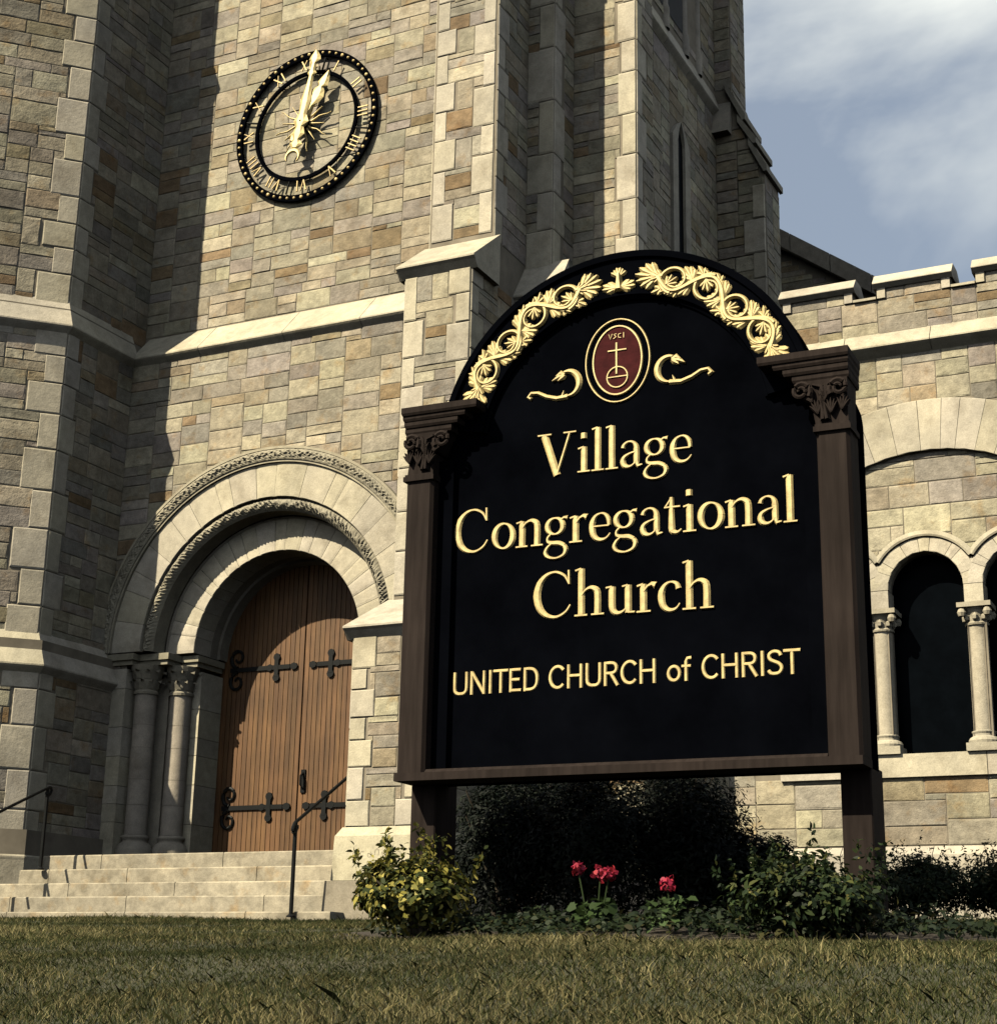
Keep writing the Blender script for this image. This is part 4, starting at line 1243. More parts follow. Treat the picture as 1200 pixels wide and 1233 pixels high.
# rear case that closes the sign, rounded shoulders
def shoulder(hw, zt, z0, r): return [(-hw, z0)] + [(-hw + r - r * math.cos(a), zt - r + r * math.sin(a)) for a in np.linspace(0, PI / 2, 8)] + [(hw - r + r * math.sin(a), zt - r + r * math.cos(a)) for a in np.linspace(0, PI / 2, 8)] + [(hw, z0)]
mb = MB(); mb.prism(shoulder(1.132, 2.82, .94, .26), .17, .315); spart('rear_case', mb, M['black'])
mb = MB(); mb.prism(arch_pts(.965, 2.4), .2, .262); spart('rear_arch', mb, M['black'])
# bottom rail
mb = MB(); mb.box(-1.137, 1.137, -.015, .17, .934, .972); mb.hexa([(-.98, .0, .972), (.98, .0, .972), (.98, .12, .972), (-.98, .12, .972), (-.98, .02, .99), (.98, .02, .99), (.98, .12, .99), (-.98, .12, .99)])
spart('bottom_rail', mb, M['brown'])
for s in (-1, 1):
    lab = None
    X = lambda v: s * v
    # shaft with chamfered front arrises
    mb = MB()
    def cham(x0, x1, y0, y1, z0, z1, c):
        a_, b2 = sorted((x0, x1))
        pl = [(a_, y1), (a_, y0 + c), (a_ + c, y0), (b2 - c, y0), (b2, y0 + c), (b2, y1)]
        i = len(mb.v)
        mb.v.extend([(x, y, z0) for x, y in pl]); mb.v.extend([(x, y, z1) for x, y in pl])
        n = len(pl)
        for k in range(n):
            k2 = (k + 1) % n; mb.f.append((i + k, i + k2, i + n + k2, i + n + k)); mb.c.append((1, 1, 1))
        mb.f.append(tuple(range(i + n, i + 2 * n))); mb.c.append((1, 1, 1)); mb.f.append(tuple(range(i + n - 1, i - 1, -1))); mb.c.append((1, 1, 1))
    cham(X(.982), X(1.135), 0.0, .169, .974, 2.45, .016)
    pil = spart('pilaster', mb, M['brown'])
    # capital: flared block, volutes and leaves
    mb = MB()
    x0, x1 = sorted((X(.985), X(1.133))); X0, X1 = sorted((X(.90), X(1.137)))
    mb.hexa([(x0, .005, 2.47), (x1, .005, 2.47), (x1, .168, 2.47), (x0, .168, 2.47), (x0 + s * -.02, .0, 2.6), (x1, .0, 2.6), (x1, .168, 2.6), (x0 + s * -.02, .168, 2.6)])
    mb.hexa([(x0 - .02 * (s > 0), .0, 2.6), (x1 + .02 * (s < 0), .0, 2.6), (x1 + .02 * (s < 0), .168, 2.6), (x0 - .02 * (s > 0), .168, 2.6), (X0, -.012, 2.70), (X1, -.012, 2.70), (X1, .168, 2.70), (X0, .168, 2.70)])
    mb.box(x0 - .012, x1 + .012, -.014, .168, 2.45, 2.475); mb.box(x0 - .006, x1 + .006, -.007, .168, 2.475, 2.487)
    for vx, dr in ((.925, 1), (1.10, -1)):
        pts = []
        for q_ in np.linspace(0, 1, 26):
            an = -PI * .2 + q_ * 3.3 * PI; rr = .046 * (1 - .8 * q_)
            pts.append((s * (vx + dr * rr * math.cos(an)), -.02 - .012 * q_, 2.648 + rr * math.sin(an)))
        mb.tube(pts, [.014 * (1 - .5 * q_) for q_ in np.linspace(0, 1, 26)], 6)
        stroke(mb, [(s * (vx + dr * .05), 2.68), (s * (1.03 - dr * .01), 2.665), (s * 1.02, 2.6), (s * (1.03 - .01 * dr), 2.5)], [.02, .035, .04, .03], .02, -.002, .4)
    for lx, lz, an in ((1.0, 2.55, .3), (1.06, 2.55, 0), (1.11, 2.56, -.25), (.975, 2.61, .8), (1.03, 2.61, 0)):
        for da in (-.7, -.35, 0, .35, .7):
            L_ = .055 * (1 - .25 * abs(da))
            stroke(mb, [(s * lx, lz - .02), (s * (lx - math.sin(an + da) * L_ * .6), lz + math.cos(an + da) * L_ * .5), (s * (lx - math.sin(an + da) * L_), lz + math.cos(an + da) * L_)], [.01, .022, .006], .016, -.006, .3)
    spart('capital', mb, M['brown'], pil)
    # stepped cap mouldings
    mb = MB()
    for xi, z0, z1, yy in ((.73, 2.796, 2.838, -.045), (.80, 2.768, 2.796, -.032), (.845, 2.735, 2.768, -.022), (.885, 2.700, 2.735, -.01)):
        xo = 1.142 + (-.045 - yy) * .0
        a_, b2 = sorted((X(xi), X(1.150 if yy < -.04 else 1.146 if yy < -.03 else 1.142)))
        mb.hexa([(a_, yy + .006, z0), (b2, yy + .006, z0), (b2, .2, z0), (a_, .2, z0), (a_ - .004, yy, z0 + .012), (b2 + .004, yy, z0 + .012), (b2 + .004, .2, z0 + .012), (a_ - .004, .2, z0 + .012)])
        mb.box(a_ - .004, b2 + .004, yy, .2, z0 + .012, z1)
    spart('cap_moulding', mb, M['brown'], pil)
    # ground post
    mb = MB(); cham(X(.995), X(1.131), .16, .39, -.2, .95, .006); spart('post', mb, M['brown'])

# lettering: each letter is a part
def set_text(text, font, x0, x1, z0, z1, cap, depth):
    adv = sum(font[ch][0] for ch in text)
    sx = (x1 - x0) / adv
    x = x0
    for ch in text:
        w, strokes = font[ch]
        if strokes:
            mb = MB()
            for j, (pts, ws) in enumerate(strokes):
                n = len(pts)
                wl = ws if isinstance(ws, (list, tuple)) else [ws] * n
                # smooth the polyline a little
                if n > 4:
                    P3 = [Vector(p) for p in pts]; q, qw = [], []
                    for i in range(n - 1):
                        pa, pb, pc, pd = P3[max(i - 1, 0)], P3[i], P3[i + 1], P3[min(i + 2, n - 1)]
                        for tt in (0.0, 0.34, 0.67):
                            t2, t3 = tt * tt, tt ** 3
                            q.append(0.5 * (2 * pb + (pc - pa) * tt + (2 * pa - 5 * pb + 4 * pc - pd) * t2 + (3 * pb - pa - 3 * pc + pd) * t3)); qw.append(wl[i] + (wl[i + 1] - wl[i]) * tt)
                    q.append(P3[-1]); qw.append(wl[-1]); pts, wl = [tuple(v) for v in q], qw
                base = z0 + (z1 - z0) * (x - x0) / (x1 - x0)
                tf = lambda a, b: (x + a * sx, base + b * cap)
                k = (sx / cap) ** 0.0
                P4 = [(a * sx / cap, b) for a, b in pts]
                stroke(mb, [(a * cap, b * cap) for a, b in P4], [v * cap * 1.06 * (sx / cap) ** .5 for v in wl], depth + j * .0005, YP, .5, lambda a, b: (x + a, base + b), cap=False)
            spart('letter', mb, M['gold'])
        x += w * sx
K = 1.0143      # measured in the plane of the pilasters, set on the panel a little behind it
def sx_(v): return v * K + 2.69
set_text('Village', SERIF, sx_(-3.085), sx_(-2.290), 2.392 * K, 2.380 * K, .222, .008)
set_text('Congregational', SERIF, sx_(-3.545), sx_(-1.80), 2.043 * K, 2.034 * K, .226, .008)
set_text('Church', SERIF, sx_(-3.110), sx_(-2.200), 1.680 * K, 1.664 * K, .232, .008)
set_text('UNITED CHURCH of CHRIST', SANS, sx_(-3.53), sx_(-1.812), 1.336 * K, 1.342 * K, .1145, .005)
# oval emblem
ex, ez = sx_(-2.672), 2.945 * K
em = None
mb = MB()
def ell(mb, a0, b0, a1, b1, h, y0):
    rows = [[(ex + a * math.cos(t_), y, ez + b * math.sin(t_)) for a, b, y in ((a0, b0, y0), (a0 + .003, b0 + .003, y0 - h), (a1 - .003, b1 - .003, y0 - h), (a1, b1, y0))] for t_ in np.linspace(0, 2 * PI, 56, endpoint=False)]
    mb.grid(rows, close_v=True)
mb.prism([(ex + .125 * math.cos(t_), ez + .177 * math.sin(t_)) for t_ in np.linspace(0, 2 * PI, 48, endpoint=False)], YP - .006, YP + .01)
em = spart('emblem', mb, M['maroon'], label='maroon oval emblem with gold cross standing on an orb')
mb = MB(); ell(mb, .122, .174, .135, .187, .011, YP); spart('emblem_ring', mb, M['gold'], em)
mb = MB(); ell(mb, .163, .213, .174, .224, .009, YP); spart('emblem_ring', mb, M['gold'], em)
mb = MB(); yb0 = YP - .006
stroke(mb, [(ex - .004, ez + .095), (ex - .004, ez - .075)], .013, .006, yb0); stroke(mb, [(ex - .052, ez + .052), (ex + .05, ez + .052)], .011, .0055, yb0)
stroke(mb, [(ex + .054 * math.cos(t_), ez - .09 + .054 * math.sin(t_)) for t_ in np.linspace(0, 2 * PI, 26)], .009, .0065, yb0, cap=False)
stroke(mb, [(ex - .052, ez - .088), (ex + .052, ez - .088)], .009, .005, yb0)
spart('emblem_cross', mb, M['gold'], em)
mb = MB()
for gx, gl in ((-.036, 'v'), (-.012, 's'), (.012, 'c'), (.034, 'i')):
    pts = {'v': [(-.009, .014), (0, -.014), (.009, .014)], 's': [(.008, .012), (-.006, .010), (.006, -.004), (-.008, -.013)], 'c': [(.008, .011), (-.006, .008), (-.006, -.008), (.008, -.012)], 'i': [(0, -.014), (0, .014)]}[gl]
    stroke(mb, [(ex + gx + a, ez + .128 + b) for a, b in pts], .0055, .005, yb0, cap=False)
spart('emblem_motto', mb, M['gold'], em)
# flourishes on both sides of the oval
for s in (-1, 1):
    cxq, czq = ex + s * .268, ez - .085 if s < 0 else ez - .085
    mb = MB()
    pts, ws = [], []
    for q_ in np.linspace(0, 1, 22):
        an = math.radians(20 + 235 * q_)
        pts.append((cxq - s * (.066 * math.cos(PI - an)) * -1 * -1, czq + .062 * math.sin(an))); ws.append(.012 + .012 * math.sin(PI * min(1, q_ * 1.2)))
    tail = [(cxq + s * .0, czq - .068), (cxq + s * .06, czq - .072), (cxq + s * .115, czq - .055), (cxq + s * .16, czq - .030), (cxq + s * .198, czq - .026), (cxq + s * .214, czq - .046), (cxq + s * .196, czq - .058)]
    sp_ = []
    for q_ in np.linspace(0, 1, 20):
        an = math.radians(70 + 200 * q_)       # from the bud over the oval side and down
        sp_.append((cxq + s * .062 * math.cos(an), czq + .066 * math.sin(an)))
    pts = sp_ + tail
    ws = [.014 + .022 * math.sin(PI * min(1, (i + 1) / 20)) for i in range(20)] + [.030, .026, .024, .022, .022, .028, .02]
    stroke(mb, pts, ws, .012, YP, .35)
    for da, L_ in ((-.5, .05), (0, .075), (.5, .05)):
        bx, bz = cxq + s * .012, czq + .048
        stroke(mb, [(bx, bz), (bx + s * L_ * .5 * math.cos(-.35 + da), bz + L_ * .5 * math.sin(-.35 + da) + .008), (bx + s * L_ * math.cos(-.35 + da * .6), bz + L_ * math.sin(-.35 + da * .6))], [.02, .034, .004], .013 + .001 * da, YP, .35)
    stroke(mb, [(cxq + s * .03, czq - .070), (cxq + s * .018, czq - .035)], [.02, .004], .011, YP, .35)
    spart('flourish', mb, M['gold'])
# carved gold scroll band on the arch
YO = YP - .035
RM = .845
def pol(th, r): return (r * math.cos(th), CA + r * math.sin(th))
def leaf_fan(mb, px_, pz_, ang, size, n=5, spread=.9, h=.014, wide=.34, curl=.0, tip=.42):
    """acanthus tuft: rounded teardrop lobes overlapping like a hand"""
    order = sorted(range(n), key=lambda k: -abs(k - (n - 1) / 2))
    for idx, k in enumerate(order):
        da = spread * (k / (n - 1) - .5) * 2 if n > 1 else 0
        L_ = size * (1 - .30 * abs(da / spread) ** 1.3)
        a = ang + da * .8; a2 = ang + da * 1.25 + curl
        p1 = (px_ + .40 * L_ * math.cos(a), pz_ + .40 * L_ * math.sin(a)); p2 = (p1[0] + .38 * L_ * math.cos((a + a2) / 2), p1[1] + .38 * L_ * math.sin((a + a2) / 2)); p3 = (p2[0] + .22 * L_ * math.cos(a2), p2[1] + .22 * L_ * math.sin(a2))
        stroke(mb, [(px_, pz_), p1, p2, p3], [size * wide * .45, size * wide * .9, size * wide, size * wide * tip], h * .72 * (.8 + .2 * idx / n) + .0005 * idx, YO, .22)
for side in (-1, 1):
    mb = MB()
    A0, A1 = math.radians(25), math.radians(76)
    NL = 4
    th = lambda f: (A0 + (A1 - A0) * f) if side > 0 else PI - (A0 + (A1 - A0) * f)
    pts, ws = [], []
    for q_ in np.linspace(0, 1, 90):
        w_ = math.sin(q_ * NL * PI)
        pts.append(pol(th(q_), RM + .064 * w_)); ws.append(.030 + .014 * abs(math.cos(q_ * NL * PI)))
    stroke(mb, pts, ws, .019, YO, .3, cap=False)
    for k in range(NL):
        f = (k + .5) / NL
        sg = 1 if k % 2 == 0 else -1
        t0 = th(f)
        cxl, czl = pol(t0, RM + sg * .004)
        et = Vector((-math.sin(t0), math.cos(t0))) * (1 if side > 0 else -1); er = Vector((math.cos(t0), math.sin(t0)))
        sp_, sw_ = [], []
        for q_ in np.linspace(0, 1, 34):
            an = math.radians(90 - 400 * q_); rr = .074 - .036 * q_       # leaves the stem at its crest, rolls forward and inwards
            v = et * (rr * math.cos(an) * 1.1) + er * (sg * rr * math.sin(an))
            sp_.append((cxl + v.x, czl + v.y)); sw_.append(.031 * (1 - .45 * q_))
        stroke(mb, sp_, sw_, .016, YO, .3, cap=False)
        tip = Vector(sp_[-1]); cc = Vector((cxl, czl)); dv = cc - tip
        leaf_fan(mb, tip.x - dv.x * .3, tip.y - dv.y * .3, math.atan2(dv.y, dv.x), .070, 5, .95, .022, .38)
        # sheath leaves where the stem crosses the middle line
        for ff, sz in ((k / NL, .090), ((k + .28) / NL, .06), ((k + .60) / NL, .05), ((k + .78) / NL, .062)):
            t1 = th(min(.985, max(.02, ff)))
            e1 = Vector((math.cos(t1), math.sin(t1))); tt1 = Vector((-math.sin(t1), math.cos(t1))) * (1 if side > 0 else -1)
            for s3 in (-1, 1):
                if sz < .08 and s3 == -sg: continue
                off_ = .012 if sz > .08 else .055
                base = Vector(pol(t1, RM + s3 * off_))
                dirv = e1 * s3 * .75 + tt1 * (.8 if sz > .08 else .9)
                leaf_fan(mb, base.x, base.y, math.atan2(dirv.y, dirv.x), sz, 5 if sz > .08 else 3, .70, .0145, .40, .20 * s3)
    b0 = Vector(pol(th(0.0), RM)); tb = Vector((math.sin(th(0)), -math.cos(th(0)))) * (1 if side > 0 else -1)
    leaf_fan(mb, b0.x, b0.y, math.atan2(tb.y, tb.x), .13, 7, .95, .020, .30)
    leaf_fan(mb, b0.x - tb.x * .02, b0.y - tb.y * .02, math.atan2(tb.y, tb.x), .075, 5, .8, .025, .32)
    b1 = Vector(pol(th(1.0), RM)); tb = Vector((-math.sin(th(1)), math.cos(th(1)))) * (1 if side > 0 else -1)
    leaf_fan(mb, b1.x - tb.x * .01, b1.y - tb.y * .01, math.atan2(tb.y, tb.x), .13, 7, .95, .020, .30)
    leaf_fan(mb, b1.x - tb.x * .03, b1.y - tb.y * .03, math.atan2(tb.y, tb.x), .075, 5, .8, .025, .32)
    spart('carved_scroll', mb, M['gold'])
mb = MB()
c0 = pol(PI / 2, RM - .02)
for a in (0, PI):
    leaf_fan(mb, c0[0], c0[1] - .03, a + (.12 if a == 0 else -.12), .095, 4, .42, .016, .36)
stroke(mb, [(c0[0], c0[1] - .05), (c0[0], c0[1] + .01), (c0[0], c0[1] + .05)], [.06, .035, .026], .023, YO, .4)
for s3 in (-1, 0, 1):
    leaf_fan(mb, c0[0] + s3 * .004, c0[1] + .03, PI / 2 - s3 * .75, .062 if s3 else .07, 2, .22, .019, .42)
spart('carved_finial', mb, M['gold'])

# ---------------------------------------------------------------- vegetation
def np_mesh(name, verts, faces_n, cols, mat, smooth=False):
    """verts (n,k,3): n separate polygons of k corners"""
    n, k, _ = verts.shape
    me = bpy.data.meshes.new(name)
    me.vertices.add(n * k); me.vertices.foreach_set('co', verts.reshape(-1).astype(np.float32))
    me.loops.add(n * k); me.loops.foreach_set('vertex_index', np.arange(n * k, dtype=np.int32))
    me.polygons.add(n); me.polygons.foreach_set('loop_start', np.arange(0, n * k, k, dtype=np.int32))
    me.polygons.foreach_set('loop_total', np.full(n, k, dtype=np.int32))
    me.update()
    ca = me.color_attributes.new('Col', 'FLOAT_COLOR', 'CORNER')
    c4 = np.ones((n, k, 4), dtype=np.float32); c4[:, :, :3] = cols[:, None, :]
    ca.data.foreach_set('color', c4.reshape(-1))
    me.materials.append(mat)
    me.validate()
    return me

def unit(v): return v / np.maximum(1e-9, np.linalg.norm(v, axis=1, keepdims=True))

def leaf_polys(pos, nrm, size, asp=0.5, droop=0.3):
    """pointed oval leaves of 6 corners at pos, roughly facing nrm"""
    n = len(pos)
    nr = unit(nrm + rng.normal(0, .45, (n, 3)))
    d = unit(np.cross(nr, rng.normal(0, 1, (n, 3))))
    s = np.cross(nr, d)
    L_ = size[:, None]; w = L_ * asp
    p0 = pos; p3 = pos + d * L_ - nr * L_ * droop * .5
    a1 = pos + d * L_ * .3; a2 = pos + d * L_ * .68 - nr * L_ * droop * .15
    f = nr * w * .18
    return np.stack([p0, a1 + s * w * .45 + f, a2 + s * w * .38 + f, p3, a2 - s * w * .38 + f, a1 - s * w * .45 + f], axis=1)

def crown(center, rad, n, size, cols, wts, lumps=14, lump=0.33, shell=0.5, flat_bottom=True, asp=.5, inner=.25, inner_r=.72):
    """uneven crown: leaves spread through overlapping lumps"""
    c = np.array(center); r = np.array(rad)
    d = unit(rng.normal(0, 1, (lumps, 3))); d[:, 2] = np.abs(d[:, 2]) * 1.1 - .25
    lc = d * (rng.uniform(.45, .82, (lumps, 1)))
    lr = rng.uniform(.7, 1.25, lumps) * lump
    k = rng.integers(0, lumps, n)
    q = unit(rng.normal(0, 1, (n, 3)))
    rr = rng.uniform(0, 1, (n, 1)) ** shell
    local = lc[k] + q * rr * lr[k][:, None]
    core_ = rng.uniform(0, 1, n) < inner
    local[core_] = (unit(rng.normal(0, 1, (n, 3))) * (rng.uniform(0, 1, (n, 1)) ** .6) * inner_r)[core_]
    pos = c + local * r
    out_n = unit(local / np.maximum(.2, 1)) + np.array([0, 0, .55])
    sz = size * rng.uniform(.65, 1.3, n)
    ci = rng.choice(len(cols), n, p=np.array(wts) / sum(wts))
    tint = np.array(cols)[ci] * rng.uniform(.8, 1.25, (n, 1))
    tint = tint * (0.85 + .3 * (np.sin(lc[k][:, :1] * 31) * .5 + .5))
    gz = ground_np(pos[:, 0], pos[:, 1])
    keep = pos[:, 2] > gz + .01
    return leaf_polys(pos[keep], out_n[keep], sz[keep], asp), tint[keep]

def stems(center, base, n, spread, height, r0, parent, mat, name='stem'):
    mb = MB()
    for k in range(n):
        a = random.uniform(0, 2 * PI); q = random.uniform(.2, 1)
        bx, by = base[0] + random.uniform(-.06, .06), base[1] + random.uniform(-.06, .06)
        bz = ground_z(bx, by) - .03
        tx_, ty_ = base[0] + spread[0] * q * math.cos(a), base[1] + spread[1] * q * math.sin(a)
        tz = base[2] + height * random.uniform(.6, .95)
        mid = ((bx * 2 + tx_) / 3, (by * 2 + ty_) / 3, bz + (tz - bz) * .55)
        mb.tube([(bx, by, bz), mid, (tx_, ty_, tz)], [r0, r0 * .7, r0 * .3], 5)
    return part(name, mb, mat, parent)
M['twig'] = mat_flat('twig_bark', (0.06, 0.045, 0.03), 0.9)
GREENS = {
 'gold': ([(.075, .085, .018), (.16, .15, .03), (.32, .28, .06), (.04, .055, .018), (.46, .40, .12)], [5, 5, 3.2, 5, 1.0]),
 'green': ([(.026, .046, .017), (.042, .062, .02), (.085, .095, .028), (.014, .026, .012), (.18, .17, .055)], [5, 5, 2, 5, .35]),
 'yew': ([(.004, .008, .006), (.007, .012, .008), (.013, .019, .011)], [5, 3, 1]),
 'low': ([(.016, .030, .015), (.028, .044, .018), (.07, .068, .026)], [5, 4, 1]),
}
def bush(name, label, cat, x, y, rad, zc, n, size, key, group=None, lumps=14, lump=.33, asp=.5, nst=9, sprigs=0):
    gz = ground_z(x, y)
    b_ = thing(name, label, cat, (x, y, gz), 0, group)
    cols, wts = GREENS[key]
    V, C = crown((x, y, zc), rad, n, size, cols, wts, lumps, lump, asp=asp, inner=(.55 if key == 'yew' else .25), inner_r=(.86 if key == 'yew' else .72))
    if sprigs:
        vs, cs_ = [], []
        for k in range(sprigs):
            a = random.uniform(0, 2 * PI); q = math.sqrt(random.uniform(0, 1)) * .95
            px_, py_ = x + rad[0] * q * math.cos(a), y + rad[1] * q * math.sin(a)
            zt = zc + rad[2] * math.sqrt(max(0.05, 1 - q * q)) * .8
            h = random.uniform(.06, .17); lean = rng.normal(0, .18, 2)
            m_ = 22
            t_ = rng.uniform(0, 1, m_)
            pp_ = np.c_[px_ + lean[0] * t_ * h, py_ + lean[1] * t_ * h, zt + t_ * h - .04] + rng.normal(0, .006, (m_, 3))
            vs.append(leaf_polys(pp_, unit(rng.normal(0, 1, (m_, 3))) + np.array([0, 0, .3]), size * rng.uniform(.6, 1.0, m_), asp))
            cs_.append(np.array(cols)[rng.choice(len(cols), m_, p=np.array(wts) / sum(wts))] * rng.uniform(.8, 1.2, (m_, 1)))
        V = np.concatenate([V] + vs); C = np.concatenate([C] + cs_)
    V = V - np.array([x, y, gz])
    o_ = bpy.data.objects.new('foliage', np_mesh('foliage', V, None, C, M['leaf'])); COL.objects.link(o_); o_.parent = b_; o_['kind'] = 'stuff'
    stems((x, y), (x, y, gz), nst, (rad[0] * .8, rad[1] * .8), (zc + rad[2] * .8 - gz), .012, b_, M['twig'])
    return b_
# bed soil round the sign
bed = MB()
bx0, by0 = -2.55, 7.75
ring_o = [(bx0 + 2.1 * math.cos(a) * (1 + .04 * math.sin(5 * a)), by0 + 1.55 * math.sin(a) * (1 + .05 * math.cos(3 * a))) for a in np.linspace(0, 2 * PI, 48, endpoint=False)]
ZB = lambda x, y, l: float(ground_np(np.array(x), np.array(y))) + l
rows = []
for q_ in np.linspace(1, 0.02, 9):
    rows.append([(bx0 + (x - bx0) * q_, by0 + (y - by0) * q_, ZB(bx0 + (x - bx0) * q_, by0 + (y - by0) * q_, .006 + .03 * (1 - q_))) for x, y in ring_o])
bed.grid(rows, close_u=True)
bed.build('planting_bed', M['soil'], kind='structure')
def in_bed(x, y): return ((x - bx0) / 2.02) ** 2 + ((y - by0) / 1.48) ** 2 < 1

bush('variegated_shrub', 'small shrub with yellow green leaves around the left sign post', 'shrub', -3.56, 6.42, (.36, .30, .24), .36, 4600, .038, 'gold', lumps=20, lump=.3, sprigs=26)
bush('evergreen_shrub', 'dark green leafy shrub at the foot of the right sign post', 'shrub', -1.83, 6.5, (.36, .32, .225), .33, 4600, .035, 'green', lumps=18, lump=.32, sprigs=22)
# dark yews close behind the sign
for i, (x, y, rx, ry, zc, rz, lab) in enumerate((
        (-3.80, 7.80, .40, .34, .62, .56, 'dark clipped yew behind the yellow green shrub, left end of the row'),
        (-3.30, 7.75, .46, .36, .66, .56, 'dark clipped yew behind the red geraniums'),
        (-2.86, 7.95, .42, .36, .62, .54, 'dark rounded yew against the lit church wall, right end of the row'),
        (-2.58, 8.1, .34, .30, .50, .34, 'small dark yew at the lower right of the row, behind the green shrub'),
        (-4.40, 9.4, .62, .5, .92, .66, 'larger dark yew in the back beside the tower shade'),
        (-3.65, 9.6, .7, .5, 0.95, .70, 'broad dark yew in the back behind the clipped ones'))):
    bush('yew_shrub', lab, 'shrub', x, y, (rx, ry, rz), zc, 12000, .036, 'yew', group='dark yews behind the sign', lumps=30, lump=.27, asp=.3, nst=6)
# right-hand hedge plants
for i, (x, y, rx, lab) in enumerate(((-1.96, 8.9, .38, 'low dark hedge plant with upright sprigs just right of the sign post'), (-1.40, 9.0, .40, 'low dark hedge plant with upright sprigs at the edge of the photo'))):
    bush('hedge_plant', lab, 'hedge plant', x, y, (rx, .34, .24), 0.50, 11000, .028, 'low', group='low hedge at the right', lumps=20, lump=.33, asp=.4, sprigs=46)
# ground cover along the bed
vs, cs_ = [], []
n = 5200
px_ = rng.uniform(-4.0, -.9, n); py_ = rng.uniform(6.28, 7.5, n)
keep = np.array([in_bed(a, b_) for a, b_ in zip(px_, py_)])
px_, py_ = px_[keep], py_[keep]
dens = (np.sin(px_ * 7.1) + np.sin(px_ * 13.3 + py_ * 9) + np.sin(py_ * 11 + px_ * 3)) / 3
hh = np.clip(.055 + .07 * dens, .01, .15) * rng.uniform(.2, 1.0, len(px_))
pos = np.c_[px_, py_, ground_np(px_, py_) + .02 + hh]
V = leaf_polys(pos, np.tile([0, -.25, 1.0], (len(pos), 1)), .036 * rng.uniform(.6, 1.4, len(pos)), .6)
cols, wts = GREENS['low']
C = np.array(cols)[rng.choice(len(cols), len(pos), p=np.array(wts) / sum(wts))] * rng.uniform(.45, 1.0, (len(pos), 1))
gc_ = bpy.data.objects.new('ground_cover', np_mesh('ground_cover', V, None, C, M['leaf'])); COL.objects.link(gc_)
gc_['kind'] = 'stuff'; gc_['label'] = 'low leafy ground cover at the foot of the sign'; gc_['category'] = 'ground cover'
# geraniums
def geranium(label, x, y, heads):
    gz = ground_z(x, y)
    g_ = thing('geranium', label, 'flower', (x, y, gz), 0, 'red geraniums under the sign')
    n = 60
    a = rng.uniform(0, 2 * PI, n); q = np.sqrt(rng.uniform(0, 1, n)) * .10
    pos = np.c_[x + q * np.cos(a), y + q * np.sin(a), gz + .06 + rng.uniform(0, .11, n)]
    V = leaf_polys(pos, np.tile([0, -.3, 1.0], (n, 1)), .05 * rng.uniform(.7, 1.2, n), 1.0, .2)
    C = np.array([(.05, .085, .03)]) * rng.uniform(.6, 1.5, (n, 1))
    o_ = bpy.data.objects.new('foliage', np_mesh('foliage', V - np.array([x, y, gz]), None, C, M['leaf'])); COL.objects.link(o_); o_.parent = g_; o_['kind'] = 'stuff'
    mb = MB()
    for hx, hz, hr in heads:
        mb.tube([(x + hx * .3, y, gz), (x + hx * .6, y - .01, (gz + hz) / 2), (x + hx, y - .02, hz)], .0035, 5)
    part('stem', mb, M['leaf'], g_, color=(1, 1, 1))
    for f in g_.children:
        if f.name.startswith('stem'):
            ca = f.data.color_attributes['Col']
            for d_ in ca.data: d_.color = (.05, .08, .03, 1)
    for hx, hz, hr in heads:
        n = 46
        d = unit(rng.normal(0, 1, (n, 3))); d[:, 2] = d[:, 2] * .8 + .12
        pos = np.array([x + hx, y - .02, hz]) + d * hr * rng.uniform(.6, 1, (n, 1))
        V = leaf_polys(pos, d, .024 * rng.uniform(.8, 1.2, n), .95, .1)
        C = np.array([(.52, .035, .06)]) * rng.uniform(.7, 1.25, (n, 1)); C[:, 2] *= rng.uniform(.8, 1.8, n)
        h_ = bpy.data.objects.new('flower_head', np_mesh('flower_head', V - np.array([x, y, gz]), None, C, M['petal'])); COL.objects.link(h_); h_.parent = g_
geranium('red geranium with two flower heads under the middle of the sign', -2.80, 6.6, [(-.07, .485, .026), (.035, .462, .036), (.075, .458, .028)])
geranium('red geranium with one flower head, right of the larger one', -2.46, 6.6, [(0.0, .412, .032)])

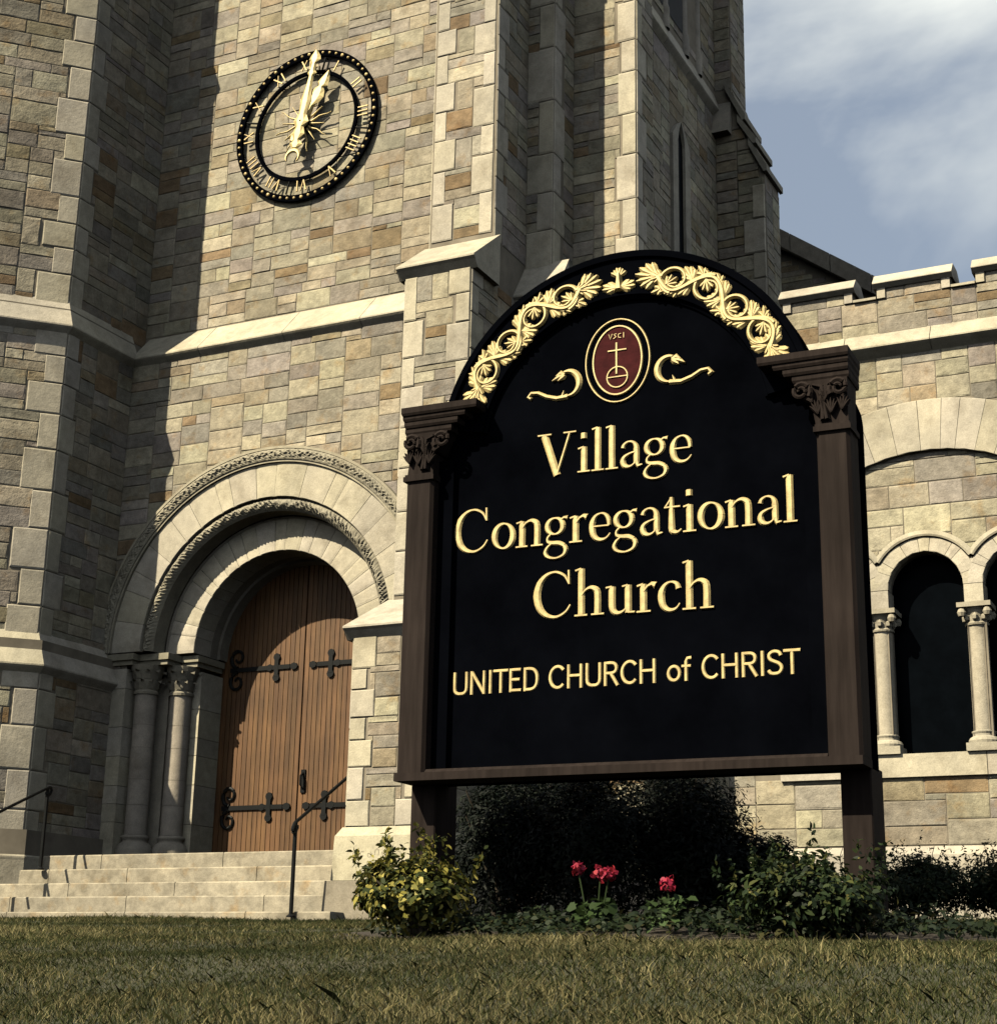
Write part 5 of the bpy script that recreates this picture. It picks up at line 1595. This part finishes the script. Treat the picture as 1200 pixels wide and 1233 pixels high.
# grass
def grass():
    n = 480000
    y = 3.0 * (16.5 / 3.0) ** rng.uniform(0, 1, n) ** .78
    x = rng.uniform(-1.16, .08, n) * y
    ok = ~((((x - bx0) / 1.98) ** 2 + ((y - by0) / 1.45) ** 2) < 1)
    ok &= ~((y > 13.68) & (x < -8.5) ) & ~((y > 13.95) & (x < -7.6))
    x, y = x[ok], y[ok]; n = len(x)
    z = ground_np(x, y)
    pat = np.sin(x * 1.9 + 1.3 * np.sin(y * 1.1)) + np.sin(y * 2.7 + x * .8) + .7 * np.sin(x * 6.1 - y * 4.3) + .6 * np.sin(x * 11 + y * 13)
    h = (.0225 + .0045 * np.clip(pat, -1.5, 2.2) + .014 * (y > 11)) * rng.uniform(.5, 1.45, n)
    h = np.clip(h, .014, .11) * np.where(rng.uniform(0, 1, n) < .02, 1.8, 1.0)
    w = .0019 + .0009 * (y / 4.0)
    a = rng.uniform(0, 2 * PI, n)
    side = np.c_[np.cos(a), np.sin(a), np.zeros(n)] * w[:, None] * .5
    lean = rng.normal(0, .55, (n, 2)) * h[:, None]
    b0 = np.c_[x, y, z - .006]
    mid = b0 + np.c_[lean * .35, h * .6]
    tip = b0 + np.c_[lean, h]
    V = np.stack([b0 - side, b0 + side, mid + side * .8, tip, mid - side * .8], axis=1)
    k = rng.uniform(0, 1, n) + .24 * pat / 2 - .22 * np.clip((y - 8.5) / 3, 0, 1)
    G1 = np.array([.050, .065, .022]); G2 = np.array([.10, .11, .038]); S1 = np.array([.36, .315, .155]); S2 = np.array([.20, .175, .075])
    C = np.where((k < .42)[:, None], G1, np.where((k < .68)[:, None], G2, np.where((k < .87)[:, None], S2, S1)))
    patch = np.sin(x * 2.3 + 2 * np.sin(y * .9)) * np.sin(y * 1.7 + 1.4 * np.sin(x * 1.1))
    C = C * rng.uniform(.7, 1.25, (n, 1)) * (1.0 + .18 * patch[:, None])
    o_ = bpy.data.objects.new('grass', np_mesh('grass', V, None, C, M['grass'])); COL.objects.link(o_)
    o_['kind'] = 'stuff'; o_['label'] = 'dry mown grass with straw coloured patches in front of the church'; o_['category'] = 'grass'
grass()
